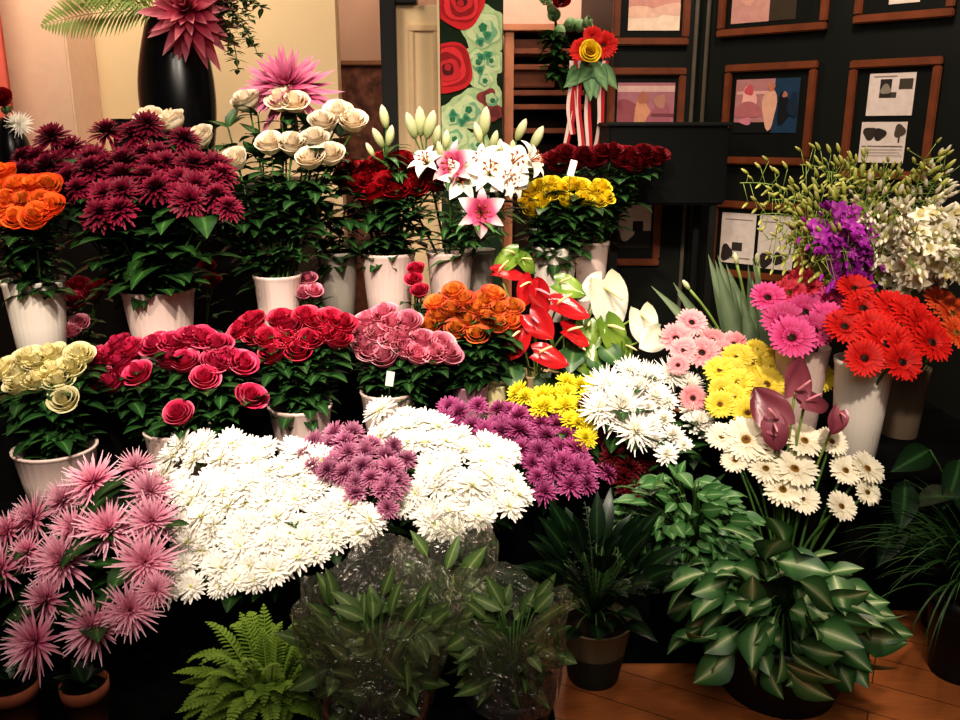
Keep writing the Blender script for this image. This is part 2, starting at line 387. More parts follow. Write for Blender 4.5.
def ribbed(r0, r1, h, flute=.006, nfl=30):
    M = MB(); prof = [(.001, 0), (r0*.9, 0), (r0, .006), (r0+(r1-r0)*.5, h*.5), (r1*.985, h*.93), (r1*1.0, h*.94), (r1*1.03, h*.97), (r1*1.03, h), (r1*.96, h), (r1*.95, h*.9), (r0*.9, .02), (.001, .02)]
    M.lathe(prof, 96, flute=flute, nfl=nfl); return M
def bucket(px, rpy, Y, wpx, h, m, label, name='flower_vase', taper=.74, cat='vase', fl=.006):
    c = at(px, rpy, Y); r = wpx/2/F_PX*depth(px, rpy, Y)
    root = thing(name, label, cat, (c.x, c.y, c.z-h))
    ribbed(r*taper, r, h, fl).build('body', m, root)
    M = MB(); M.lathe([(.001, h*.78), (r*.9, h*.78)], 24); M.build('water', G['water'], root)
    return dict(c=c, rim=c.z, r=r, h=h)
G['water'] = mat('bucket_water', K('20281c'), .08, .5, noise=.1)
G['pinkwhite'] = mat('pale_pink_plastic', K('dcc4bc'), .45, .4, noise=.05, nscale=8)
G['white_pl'] = mat('white_plastic', K('e8ddd2'), .42, .4, noise=.04, nscale=8)
G['grey_pl'] = mat('grey_plastic', K('8c847c'), .5, .3, noise=.05)
G['mauve_pl'] = mat('mauve_plastic', K('b08090'), .5, .3, noise=.05)
G['tan_pl'] = mat('tan_plastic', K('c0a880'), .5, .3, noise=.05)
G['cream_pl'] = mat('cream_plastic', K('dcd0a0'), .5, .3, noise=.05)
G['black_pl'] = mat('black_plastic', (.006, .006, .007), .45, .3, noise=.2)
G['terra'] = mat('terracotta', K('8c5038'), .8, .2, noise=.15, nscale=15)
TOCAM = V((0, -1, .25)).normalized()
def bunch(kind, items, Yc, b, size, lab, where, name, cat, group, slope=.9, upw=.4, camw=.75, **kw):
    """items: (px, py[, size]); lower in the picture = nearer, as on a dome"""
    mx = sum(i[0] for i in items)/len(items); my = sum(i[1] for i in items)/len(items)
    labs = make_labels(items, lab, where)
    for it, lb in zip(items, labs):
        px, py = it[:2]; sz = it[2] if len(it) > 2 else size
        d = depth(px, py, Yc); Y = Yc-slope*(py-my)*d/F_PX + .15*((px-mx)*d/F_PX)**2*4
        P = at(px, py, Y); r = sz/2/F_PX*depth(px, py, Y)
        ax = V((b['c'].x, b['c'].y, b['rim']-.12)); n = (P-ax).normalized()*.75+Z*upw*.6+TOCAM*camw+V((R.uniform(-.2, .2), R.uniform(-.2, .2), R.uniform(-.1, .1)))
        n.normalize(); P = P-n*r*(.8 if kind[:4] == 'rose' else .15)
        a = R.uniform(0, 6.28); q = R.uniform(.1, .6)*b['r']*.8; base = V((b['c'].x+q*math.cos(a), b['c'].y+q*math.sin(a), b['rim']-b['h']*.6))
        flower(kind, name, lb, cat, group, P, n, r, base, b['rim'], **kw)
def inpoly(x, y, pl):
    c = False; n = len(pl)
    for i in range(n):
        x0, y0 = pl[i]; x1, y1 = pl[i-1]
        if (y0 > y) != (y1 > y) and x < (x1-x0)*(y-y0)/(y1-y0)+x0: c = not c
    return c
def mound(kind, poly, fr, bk, b, size, dx, dy, lab, where, name, cat, group, skew=0, upw=.75, bulge=.04, **kw):
    """rows of blooms over a sloping dome: fr=(py,Y) at the front edge, bk at the back edge"""
    ys = [p[1] for p in poly]; xs = [p[0] for p in poly]; y0, y1 = min(ys), max(ys); x0, x1 = min(xs), max(xs); cx = (x0+x1)/2
    pts = []; rows = []; row = 0; y = y1-size*.28
    while y > y0+size*.1:
        x = x0+(dx/2 if row % 2 else 0); any_ = False
        while x < x1:
            jx = x+R.uniform(-.34, .34)*dx; jy = y+R.uniform(-.38, .38)*dy+skew*(x-cx)
            if inpoly(jx, jy, poly): pts.append((jx, jy)); rows.append(row); any_ = True
            x += dx
        if any_: row += 1
        y -= dy
    labs = make_labels(pts, lab, where, rows)
    for (px, py), lb in zip(pts, labs):
        t = (fr[0]-py)/(fr[0]-bk[0]); Y = fr[1]+(bk[1]-fr[1])*t; q = ((px-cx)/(x1-x0)*2)**2*.5+(t*2-1)**2*.5
        Y -= bulge*(1-q); P = at(px, py, Y); sz = size*R.uniform(.78, 1.15); r = sz/2/F_PX*depth(px, py, Y)
        n = Z*upw+TOCAM*.75+V(((px-cx)/(x1-x0)*.9, -.4*(1-t)+.2, 0))+V((R.uniform(-.4, .4), R.uniform(-.3, .3), R.uniform(-.2, .2))); n.normalize()
        P = P-n*r*R.uniform(-.15, .5)
        a = R.uniform(0, 6.28); qd = R.uniform(.1, .75)*b['r']*.8; base = V((b['c'].x+qd*math.cos(a), b['c'].y+qd*math.sin(a), b['rim']-b['h']*.6))
        flower(kind, name, lb, cat, group, P, n, r, base, b['rim'], **kw)
    return len(pts)
def fbucket(px, Y, z0, h, r, label, m=None, name='flower_bucket', taper=.8):
    """bucket given by pixel column, distance and the level it stands on"""
    X = at(px, 500, Y).x; c = V((X, Y, z0+h)); root = thing(name, label, 'bucket', (X, Y, z0))
    ribbed(r*taper, r, h, 0).build('body', m or G['black_pl'], root)
    return dict(c=c, rim=z0+h, r=r, h=h)
# ================================================================== THE SETTING
def plankmat(name, c1, c2):
    m = bpy.data.materials.new(name); m.use_nodes = True; nt = m.node_tree; N = nt.nodes; L = nt.links; b = N['Principled BSDF']
    tc = N.new('ShaderNodeTexCoord'); mp = N.new('ShaderNodeMapping'); mp.inputs['Rotation'].default_value = (0, 0, math.radians(28))
    br = N.new('ShaderNodeTexBrick'); br.inputs['Scale'].default_value = 1; br.inputs['Brick Width'].default_value = 1.8; br.inputs['Row Height'].default_value = .12
    br.inputs['Mortar Size'].default_value = .0012; br.inputs['Color1'].default_value = (*c1, 1); br.inputs['Color2'].default_value = (*c2, 1); br.inputs['Mortar'].default_value = (.02, .008, .004, 1)
    nz = N.new('ShaderNodeTexNoise'); mp2 = N.new('ShaderNodeMapping'); mp2.inputs['Scale'].default_value = (3, 60, 1); mp2.inputs['Rotation'].default_value = (0, 0, math.radians(28))
    L.new(tc.outputs['Object'], mp.inputs['Vector']); L.new(mp.outputs['Vector'], br.inputs['Vector']); L.new(tc.outputs['Object'], mp2.inputs['Vector']); L.new(mp2.outputs['Vector'], nz.inputs['Vector'])
    mx = N.new('ShaderNodeMix'); mx.data_type = 'RGBA'; mx.blend_type = 'MULTIPLY'; mx.inputs[0].default_value = .5
    L.new(br.outputs['Color'], mx.inputs[6]); L.new(nz.outputs['Fac'], mx.inputs[7]); L.new(mx.outputs[2], b.inputs['Base Color'])
    b.inputs['Roughness'].default_value = .35; b.inputs['Specular IOR Level'].default_value = .4
    return m
floor = MB(); floor.box(-4.5, 4.0, -.6, 7.2, -.05, 0); struct(floor.build('floor', plankmat('wood_floor', K('d08048'), K('c07040')), smooth=False))
beige = mat('beige_wall', K('d4bc98'), .8, .1, noise=.04, nscale=3)
pinkbeige = mat('pinkish_wall', K('c8a48c'), .8, .1, noise=.04, nscale=3)
darkwall = mat('dark_green_panel', K('10140f'), .55, .25, noise=.2, nscale=6)
darktrim = mat('black_trim', K('0d0d0c'), .5, .3, noise=.2)
greytrim = mat('metal_trim', K('5c5448'), .4, .5, noise=.1)
beigetrim = mat('beige_trim', K('c8ae8c'), .6, .2, noise=.04)
def wallbox(name, x0, x1, y0, y1, z0, z1, m, bev=0):
    M = MB(); M.box(x0, x1, y0, y1, z0, z1, None, None, bev); return struct(M.build(name, m, smooth=False))
def X_at(px, Y, py=60): return at(px, py, Y).x
YB = 4.6
xl = X_at(337, YB)
wallbox('wall_left', -4.4, xl, YB, YB+.12, 0, 3.2, beige)
wallbox('wall_recess', xl-.6, X_at(640, 6.2), 6.6, 6.7, 0, 3.2, pinkbeige)
wallbox('wall_side', -4.5, -4.4, 1.5, YB+.12, 0, 3.2, beige)
# pillar at the far left, with a pink strip of curtain
xp = X_at(70, 4.3)
wallbox('wall_pillar', -4.4, xp, 4.28, YB, 0, 3.2, mat('pillar_paint', K('d8b8a0'), .8, .1, noise=.03), .008)
M = MB(); rows = []; x1 = X_at(10, 4.1); x0 = x1-.5
for z in (.3, 1.2, 2.1, 3.1):
    rows.append([V((x0+(x1-x0)*i/40, 4.1+.03*math.sin(i*.9), z)) for i in range(41)])
M.grid(rows); tag(M.build('curtain', mat('pink_curtain', K('e07868'), .8, .1, noise=.06)), 'pink curtain strip hanging at far left edge by the beige pillar', 'curtain')
# door jamb and door
jx0, jx1 = X_at(382, YB), X_at(397, YB); dx1 = X_at(440, YB)
wallbox('trim_1', jx0, jx1, YB-.05, YB+.15, 0, 3.2, darktrim, .004)
wallbox('trim_2', jx1, X_at(418, YB), YB-.04, YB+.1, at(400, 4, YB).z, 3.2, darktrim, .004)
dr = thing('door_1', 'beige panelled door leaf beside the black door jamb', 'door', (jx1, YB, 0)); dr['kind'] = 'structure'
M = MB(); M.box(0, dx1-jx1, 0, .045, 0, at(400, 5, YB).z, None, None, .003); M.build('door_leaf', beige, dr, False)
M = MB(); pw = dx1-jx1; a, b_ = pw*.28, pw*.95; zt = at(420, 25, YB).z
for (u0, u1, w0, w1) in ((a, b_, zt-.03, zt), (a, b_, .9, .93), (a, a+.025, .931, zt-.031), (b_-.025, b_, .931, zt-.031)): M.box(u0, u1, -.012, .004, w0, w1, None, None, .003)
M.build('panel_moulding', beigetrim, dr, False)
# wall behind the shelf, right of the mural
wallbox('wall_back', X_at(440, 5.3), X_at(640, 5.3), 5.3, 5.4, 0, 3.2, mat('back_wall_paint', K('d8b09c'), .8, .1, noise=.03))
# cabinet in the recess: brown, mottled
rc = at(360, 62, 5.6); M = MB()
cab = thing('recess_cabinet', 'brown mottled cabinet standing in the recess left of the black door jamb', 'cabinet', (rc.x, 5.7, 0))
M.box(-.34, .34, -.2, .2, 0, rc.z-.03, None, None, .01); M.build('body', mat('mottled_brown', K('6c4838'), .6, .2, noise=.5, nscale=18), cab, False)
M = MB(); M.box(-.36, .36, -.22, .22, rc.z-.03, rc.z, None, None, .006); M.build('top', mat('cabinet_top', K('8c6448'), .5, .2, noise=.1), cab, False)
# mural: printed flowers on a tall panel
p0 = at(440, 60, 4.45); p1 = at(503, 60, 4.45); mw = p1.x-p0.x; zb, ztop = 0, 2.6
mu = thing('flower_mural', 'tall printed panel of big red roses and pale green flowers by the door', 'mural', (p0.x, 4.45, 0))
M = MB(); M.box(0, mw, 0, .03, zb, ztop, None, None, .002); M.build('panel', mat('mural_board', K('203020'), .7, .1, noise=.3, nscale=8), mu, False)
ART = vcol_mat('printed_art')
M = MB()
def mp(px, py): 
    q = onplane(px, py, V((0, 4.45, 0)), V((0, 1, 0))); return q.x-p0.x, q.z
def blob(cx, cy, r, col, lay, wob=.12, n=28, ph=0, sy=1, clip=None, MM=None, lobes=5):
    vs = [V((cx, -.0012*lay, cy))]
    for k in range(n):
        a = 2*PI*k/n; q = r*(1+wob*math.sin(lobes*a+ph)); x = cx+q*math.cos(a); z = cy+q*sy*math.sin(a)
        if clip: x = min(max(x, clip[0]), clip[1]); z = min(max(z, clip[2]), clip[3])
        vs.append(V((x, -.0012*lay, z)))
    (MM or M).add(vs, [(0, 1+k, 1+(k+1) % n) for k in range(n)], None, col)
clip = (.004, mw-.004, zb, ztop)
u = mp(441, 0)[0]; s = mw/63.0
def mural_flower(px, py, rpx, cols, lobes=5, wob=.1):
    x, z = mp(px, py)
    for i, (f, c) in enumerate(cols): blob(x+(R.uniform(-.1, .1)*rpx*s*(i > 0)), z+R.uniform(-.1, .1)*rpx*s*(i > 0), rpx*s*f, K(c), mural_flower.l+i, wob, 30, R.uniform(0, 6), 1, clip, None, lobes)
    mural_flower.l += .35
mural_flower.l = 3
red = [(1, 'c82028'), (.82, 'a01018'), (.74, 'd83038'), (.52, '8c0c14'), (.44, 'c82830'), (.24, '500408'), (.14, 'b02028')]
grn = [(1, 'b4cc98'), (.75, '9cc08c'), (.7, 'c8d8a8'), (.45, '7cb088'), (.38, 'b8d0a0'), (.18, '2c7850')]
for x, y, r in ((485, 30, 23), (478, 62, 17), (492, 62, 13), (470, 110, 20), (452, 118, 16), (484, 80, 14), (492, 100, 14), (456, 138, 16), (478, 145, 14)): mural_flower(x, y, r, grn)
for x, y, r in ((460, 3, 24), (448, 68, 25), (450, -42, 24)): mural_flower(x, y, r, red, 4, .06)
for x, y, r in ((487, 98, 9), (495, 112, 9)): mural_flower(x, y, r, [(1, '8c3838'), (.6, '703030')], 3, .2)
for x, y in ((480, 42), (487, 35), (481, 57), (488, 55), (480, 70), (466, 118), (453, 114), (462, 122)): mural_flower(x, y, 4, [(1, '4c9870'), (.6, '2c7858')], 3, .2)
M.build('printed_flowers', ART, mu, False, col=True)
M = MB(); M.box(-.012, 0, -.004, .034, zb, ztop); M.build('edge_strip', beige, mu, False)
# wooden shelf unit behind, and its dark contents
sx0, sx1 = X_at(505, 5.0), X_at(612, 5.0); wood = mat('brown_wood', K('7c4830'), .5, .3, noise=.2, nscale=9)
lw = mat('light_wood', K('b87c5c'), .5, .3, noise=.1, nscale=9)
sh = thing('shelf_unit', 'brown wooden shelf unit with dark open shelves behind the ribboned bouquet', 'shelf', (sx0, 5.0, 0))
zt = at(550, 31, 5.0).z; W_ = sx1-sx0
M = MB(); M.box(0, W_, .24, .26, 0, zt); M.build('back_panel', mat('shelf_dark', K('281410'), .6, .2, noise=.2), sh, False)
for x0_, x1_ in ((0, .05), (W_-.05, W_)):
    M = MB(); M.box(x0_, x1_, 0, .24, 0, zt, None, None, .004); M.build('side_panel', lw, sh, False)
M = MB(); M.box(-.02, W_+.02, -.02, .26, zt, zt+.035, None, None, .004); M.build('top', lw, sh, False)
for py in (48, 64, 90, 104, 128):
    z = at(550, py, 5.0).z; M = MB(); M.box(.05, W_-.05, .01, .24, z-.03, z, None, None, .003); M.build('shelf', wood, sh, False)
for py0, py1 in ((40, 57), (67, 88)):
    z0_, z1_ = at(530, py1, 5.1).z, at(530, py0, 5.1).z; M = MB(); M.box(.05, W_*.48, .05, .22, z0_, z1_, None, None, .006); M.build('drawer_front', wood, sh, False)
# dark panelled walls on the right
YD = 3.95; dx0, dxc = X_at(614, YD), X_at(697, YD)
wallbox('wall_panel', dx0, dxc, YD, YD+.08, 0, 3.2, darkwall)
wallbox('wall_panel_return', dx0, dx0+.06, YD+.08, 5.3, 0, 3.2, darkwall)
PC = V((dxc, YD, 0)); AW = math.radians(40); WD = V((math.cos(AW), -math.sin(AW), 0)); WN = V((-math.sin(AW), -math.cos(AW), 0))
def orient(origin, xdir, n):          # local x along wall, local y INTO the wall, z up
    return Matrix(((xdir.x, -n.x, 0, origin.x), (xdir.y, -n.y, 0, origin.y), (0, 0, 1, origin.z), (0, 0, 0, 1)))
M = MB(); M.box(0, 3.0, 0, .08, 0, 3.2); o = M.build('wall_right', darkwall, None, False); o.matrix_world = orient(PC, WD, WN); struct(o)
for i, off in enumerate((-.015, .045)):
    M = MB(); M.box(-.008, .008, -.012, .0, 0, 3.2, None, None, .003); o = M.build('trim_%d' % (3+i), greytrim, None, False)
    q = PC+WD*max(0, off) if off > 0 else PC+V((off, 0, 0)); o.matrix_world = orient(q+(WN*.002 if off > 0 else V((0, -.002, 0))), WD if off > 0 else V((1, 0, 0)), WN if off > 0 else V((0, -1, 0))); struct(o)
frame_wood = mat('frame_wood', K('6c3a20'), .5, .3, noise=.2, nscale=14); matte = mat('frame_mat', K('0c100c'), .6, .2, noise=.2)
def photo(label, quad, wall, art, name='framed_photograph', cat='picture frame', fw=.032):
    """quad: outer corners in the photo tl,tr,br,bl"""
    p0_, n, xd = (V((0, YD, 0)), V((0, -1, 0)), V((1, 0, 0))) if wall == 'a' else (PC, WN, WD)
    cs = [onplane(x, y, p0_, n) for x, y in quad]; us = [(c-p0_).dot(xd) for c in cs]
    u0, u1 = (us[0]+us[3])/2, (us[1]+us[2])/2; z0, z1 = (cs[2].z+cs[3].z)/2, (cs[0].z+cs[1].z)/2; w, h = u1-u0, z1-z0
    root = thing(name, label, cat); root.matrix_world = orient(p0_+xd*u0+n*.002+V((0, 0, z0)), xd, n)
    M = MB()
    for (a, b, c, d) in ((0, w, h-fw, h), (0, w, 0, fw), (0, fw, fw, h-fw), (w-fw, w, fw, h-fw)): M.box(a, b, -.026, 0, c, d, None, None, .005)
    M.build('frame', frame_wood, root, False)
    M = MB(); M.box(fw*.8, w-fw*.8, -.008, -.001, fw*.8, h-fw*.8); M.build('mat_board', matte, root, False)
    art(root, w, h, fw); return root
def prt(root, name, shapes, x0, x1, z0, z1, bg):
    """shapes: ('r',x0,x1,z0,z1,col) or ('b',cx,cz,r,sy,col) in 0..1 of the print"""
    M = MB(); w, h = x1-x0, z1-z0
    M.add([V((x0, -.010, z0)), V((x1, -.010, z0)), V((x1, -.010, z1)), V((x0, -.010, z1))], [(0, 1, 2, 3)], None, K(bg))
    for i, q in enumerate(shapes):
        y = -.0104-.0004*i
        if q[0] == 'r':
            M.add([V((x0+w*a, y, z0+h*b)) for a, b in ((q[1], q[3]), (q[2], q[3]), (q[2], q[4]), (q[1], q[4]))], [(0, 1, 2, 3)], None, K(q[5]))
        else:
            vs = [V((x0+w*q[1], y, z0+h*q[2]))]; n = 20
            for k in range(n):
                a = 2*PI*k/n; rr = 1+.15*math.sin(3*a+i)
                vs.append(V((x0+min(1, max(0, q[1]+q[3]*rr*math.cos(a)*h/w))*w, y, z0+min(1, max(0, q[2]+q[3]*q[4]*rr*math.sin(a)))*h)))
            M.add(vs, [(0, 1+k, 1+(k+1) % n) for k in range(n)], None, K(q[5]))
    return M.build(name, ART, root, False, col=True)
def art_pinkprint(root, w, h, f):
    prt(root, 'print', [('b', .3, .75, .35, .6, 'd8a090'), ('b', .75, .8, .3, .5, 'c08880'), ('r', 0, 1, 0, .32, 'f0d8c0'), ('b', .2, .3, .4, .25, 'e8c0a8'), ('b', .85, .35, .35, .3, 'e0b8a4')], f+.035, w-f-.01, f+.03, h-f-.03, 'd0988c')
def art_people(root, w, h, f):
    prt(root, 'print', [('r', 0, 1, .85, .95, 'd0aca4'), ('b', .22, .35, .3, 1.3, '905058'), ('b', .45, .4, .16, 2.0, 'c89070'), ('b', .45, .75, .09, 1.1, 'a86c58'), ('b', .75, .35, .22, 1.5, 'a0606c'), ('b', .75, .7, .1, 1.1, 'b08070'), ('r', .6, 1, .45, .5, '784048')], f+.012, w-f-.012, f+.03, h-f-.03, 'a87078')  # pale strip near the top: dimmed lamp glare painted into the print
def art_two(root, w, h, f):
    prt(root, 'print', [('r', .62, 1, 0, 1, '1c3a54'), ('r', .02, .6, .72, .78, 'd8a8a0'), ('b', .22, .62, .15, 1.6, 'e8b0a8'), ('b', .22, .42, .3, .5, 'b06c70'), ('b', .22, .80, .09, 1.1, 'c05860'), ('r', 0, .62, 0, .2, '10100e'), ('b', .56, .45, .14, 2.6, 'd8a890'), ('b', .57, .85, .07, 1.1, 'b87860'), ('b', .78, .45, .12, 2.4, '10141c'), ('b', .79, .7, .05, 1.1, 'a87060'), ('b', .92, .5, .10, 2.2, '14283c'), ('b', .2, .22, .12, .6, 'c88090')], f+.02, w-f-.035, f+.10, h-f-.03, 'b07c7c')
def art_topmid(root, w, h, f):
    prt(root, 'print', [('r', .6, 1, 0, 1, '3a3024'), ('b', .3, .5, .2, 1.3, 'c89888'), ('b', .45, .7, .25, .8, 'b08070'), ('b', .75, .6, .15, 1, 'a08030')], f+.025, w-f-.10, f+.02, h-f-.02, 'c09088')
def art_paper1(root, w, h, f):
    prt(root, 'paper', [('r', .1, .9, .8, .84, '888078'), ('r', .1, .8, .7, .73, '888078'), ('b', .5, .4, .2, 1, '403830')], f+.09, w-f-.09, f+.03, h-f-.03, 'd8ccc0')
def art_paper2(root, w, h, f):
    pw0, pw1 = f+.045, w-f-.055; a0, a1, b0, b1 = f+.03, f+(h-2*f)*.48, f+(h-2*f)*.54, h-f-.02
    prt(root, 'paper', [('r', .25, .5, .42, .86, '302c28'), ('r', .5, .62, .42, .55, '48443e'), ('r', .66, .95, .62, .86, '484038'), ('b', .38, .62, .12, 1, '8c8478'), ('r', .1, .6, .92, .94, '989088')], pw0, pw1, b0, b1, 'd8ccc4')
    prt(root, 'paper', [('b', .2, .72, .16, 1.0, '38302a'), ('b', .42, .70, .15, 1.0, '302824'), ('b', .85, .78, .13, 1.2, '4c4438'), ('r', .83, .87, .5, .7, '4c4438'), ('r', .05, .95, .40, .42, '6c645c'), ('r', .05, .95, .32, .335, '989088'), ('r', .05, .9, .25, .265, '989088'), ('r', .05, .95, .18, .195, '989088')], pw0-.01, pw1-.01, a0, a1, 'd4c8c0')
def art_papers3(root, w, h, f):
    prt(root, 'paper', [('r', .1, .9, .86, .88, '807870'), ('r', .35, .65, .25, .42, '38322c'), ('b', .2, .2, .12, 1.4, '302a26'), ('r', .3, .9, .1, .12, '807870')], f+.02, f+(w-2*f)*.48, f+.03, h-f-.02, 'cfc4bc')
    prt(root, 'paper', [('r', .1, .9, .86, .88, '807870'), ('b', .25, .15, .12, 1.2, '302a26'), ('b', .6, .2, .1, 1.2, '302a26')], f+(w-2*f)*.52, w-f-.02, f+.02, h-f-.02, 'cfc4bc')
def art_small(root, w, h, f):
    prt(root, 'print', [('r', 0, 1, 0, .35, '302c28'), ('b', .4, .3, .15, 1, 'c8bcb0'), ('r', .55, .8, .35, .55, '28221e')], f+.01, w-f-.012, f+.05, h-f-.03, 'c8b8b0')
photo('dark wood framed pale pink print at top left of the dark wall', [(612, -45), (690, -45), (690, 46), (614, 46)], 'a', art_pinkprint)
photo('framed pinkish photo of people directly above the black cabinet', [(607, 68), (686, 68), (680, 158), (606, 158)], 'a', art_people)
photo('small low framed print with white picture, half hidden behind roses below black cabinet', [(602, 185), (662, 185), (658, 268), (600, 262)], 'a', art_small)
photo('brown framed photo cut by the top edge, directly above the framed group photo', [(720, -60), (836, -85), (832, 27), (723, 41)], 'b', art_topmid)
photo('brown framed photo of pink and blue figures, middle of the right wall', [(717, 68), (824, 58), (806, 170), (731, 160)], 'b', art_two)
photo('brown framed document cut by the picture top, at upper right of the wall', [(861, -70), (970, -75), (953, 15), (857, 27)], 'b', lambda r, w, h, f: art_paper1(r, w, h, f))
photo('brown frame holding two white printed pages one above the other', [(852, 60), (947, 57), (927, 182), (840, 176)], 'b', art_paper2)
photo('low brown frame with two white pages behind the green orchid sprays', [(714, 200), (810, 204), (805, 285), (708, 273)], 'b', art_papers3)
# the black cabinet on its stand
bc = at(668, 205, 3.45); bt = at(668, 122, 3.45); bx0, bx1 = at(608, 160, 3.45).x, at(728, 160, 3.45).x
cb = thing('black_display_cabinet', 'plain black box cabinet on a stand in front of the dark wall', 'cabinet', ((bx0+bx1)/2, 3.6, 0)); hw = (bx1-bx0)/2
M = MB(); M.box(-hw, hw, -.15, .15, bc.z, bt.z-.015, None, None, .008); M.build('body', mat('cabinet_black', K('070807'), .7, .15, noise=.2), cb, False)
M = MB(); M.box(-hw-.01, hw+.01, -.16, .16, bt.z-.015, bt.z, None, None, .005); M.build('lid', mat('cabinet_lid', K('0b0c0b'), .6, .3, noise=.2), cb, False)
for sx in (-1, 1):
    for sy in (-1, 1):
        M = MB(); M.box(sx*(hw-.04)-.015, sx*(hw-.04)+.015, sy*.12-.015, sy*.12+.015, 0, bc.z, None, None, .003); M.build('leg', darktrim, cb, False)
# ---- stepped flower stand, draped black; turned 30 degrees
SA = math.radians(30); e1 = V((math.cos(SA), math.sin(SA), 0)); e2 = V((-math.sin(SA), math.cos(SA), 0))
drape = mat('black_drape', (.004, .004, .004), .9, .05, noise=.3)
mt = MB(); mt.box(at(556, 712, 1.65).x, .76, 1.88, 2.46, .0, .006, None, None, .002); mt.box(-1.7, at(556, 712, 1.65).x, 1.1, 2.46, .0, .006, None, None, .002); tag(mt.build('floor_shade_sheet', drape, None, False), 'black sheet added as floor shade under the front pots at left', 'shade sheet')  # black sheet added to stand in for shade on the floor
st = thing('stepped_stand', 'black draped stepped stand under the rows of flower buckets', 'display stand', (0, 0, 0), rz=SA)
M = MB(); M.box(-.75, 2.1, 2.12, 2.53, .0, .32, None, None, .01); M.build('lower_step', drape, st, False)
M = MB(); M.box(-.45, 2.1, 2.535, 3.1, .0, .60, None, None, .01); M.build('upper_step', drape, st, False)
rs = thing('low_stand', 'low black stand under the gerbera vases on the right', 'display stand', (1.15, 2.4, 0))
M = MB(); M.box(-.36, .36, -.28, .42, 0, .40, None, None, .01); M.build('body', drape, rs, False)
M = MB(); M.box(-.37, .37, -.29, .44, .40, .42, None, None, .004); M.build('top', drape, rs, False)
# back counter with the black vase arrangement
ct = thing('back_counter', 'dark counter behind the flower stand carrying the tall black vase', 'counter', (-1.7, 3.75, 0))
M = MB(); M.box(-.95, .95, -.3, .3, 0, 1.06, None, None, .006); M.build('body', darktrim, ct, False)
M = MB(); M.box(-.98, .98, -.33, .33, 1.06, 1.10, None, None, .006); M.build('top', darktrim, ct, False)
gloss = mat('black_ceramic', (.004, .004, .005), .25, .4, noise=.2)
vb = at(185, 150, 3.7); VT = at(176, 12, 3.7); vz = 1.10; vh = VT.z-vz
root = thing('tall_vase', 'tall black curved vase holding the big pink chrysanthemum and fern', 'vase', (vb.x, 3.7, vz))
sc = depth(180, 60, 3.7)/F_PX; M = MB(); rows = []
for i in range(25):
    s = i/24; r = sc*(24+ 13*math.sin(PI*min(1, s*1.02))**1.1+2*s); off = -.012*math.sin(PI*s); 
    rows.append([V((off+r*math.cos(2*PI*k/40), r*.8*math.sin(2*PI*k/40), vh*s)) for k in range(40)])
for s, q in ((1, .92), (.9, .92)):
    rows.append([V((sc*26*q*math.cos(2*PI*k/40), sc*26*q*.8*math.sin(2*PI*k/40), vh*s)) for k in range(40)])
M.grid(rows, None, True); M.build('body', gloss, root)
M = MB(); M.lathe([(.001, 0), (sc*27, 0), (sc*27, .02), (sc*24, .03)], 32); M.build('foot', gloss, root)
vcen = V((vb.x, 3.7, 0)); vbase = V((vb.x, 3.7, VT.z-.2))
rm('bgpink', [(0, 'a01c40'), (.4, 'd04c68'), (.8, 'e48494'), (1, 'f0b0b8')])
LIB['mum_bg'] = [('bloom', variants('bloom', mk(n=75, L=1.05, W=.14, e0=-.45, e1=1.35, curl=.1, prof=p_leaf, inner=.35, h=.3), G['bgpink'], 2))]
P = at(190, 14, 3.58); flower('mum_bg', 'chrysanthemum', 'big coral pink chrysanthemum drooping over the rim of the tall black vase', 'chrysanthemum', None, P, V((.05, -.9, .3)), 46*sc, vbase, VT.z, 3, .08, 'leaf2')
def frond(M, base, d, L, droop, n=26, pl=.06, pw=.008, side=None, up=Z):
    d = d.normalized(); pts = []; pos = V(base)
    for i in range(n+1):
        s = i/n; dd = (d+V((0, 0, -droop*s*s*1.5))).normalized(); pts.append(pos.copy()); pos = pos+dd*(L/n)
    M.tube(pts, [.003*(1-.7*i/n) for i in range(n+1)], 4, 0, 0, False)
    for i in range(2, n+1):
        t = (pts[i]-pts[i-1]).normalized(); sd = t.cross(up).normalized() if side is None else side; q = math.sin(PI*(.12+.86*i/n))**.8
        for sg in (-1, 1): leaf(M, pts[i], (sd*sg+t*.55+V((0, 0, R.uniform(-.15, .1)))), up, pl*q, pw, .5, .1, p_leaf, 3)
G['palm'] = ramp_mat('palm_leaf', [(0, K('8c9c50')), (1, K('7c9448'))], trans=.3, rand=.1)
M = MB(); b0 = at(160, 10, 3.62)
rt = thing('palm_leaf', 'light green feathery palm leaf arching left from the tall black vase', 'leaf', vbase)
for tx, ty, L in ((62, 45, .0), (70, 8, 0)):
    tgt = at(tx, ty, 3.5); d = (tgt-b0); frond(M, b0-vbase, d+V((0, 0, .12)), d.length*1.1, .25, 30, .13, .006, up=V((0, -.9, .45)))
M.tube([V((0, 0, 0)), (b0-vbase)*.5+V((0, 0, .06)), b0-vbase], .004, 5); M.build('frond', G['palm'], rt)
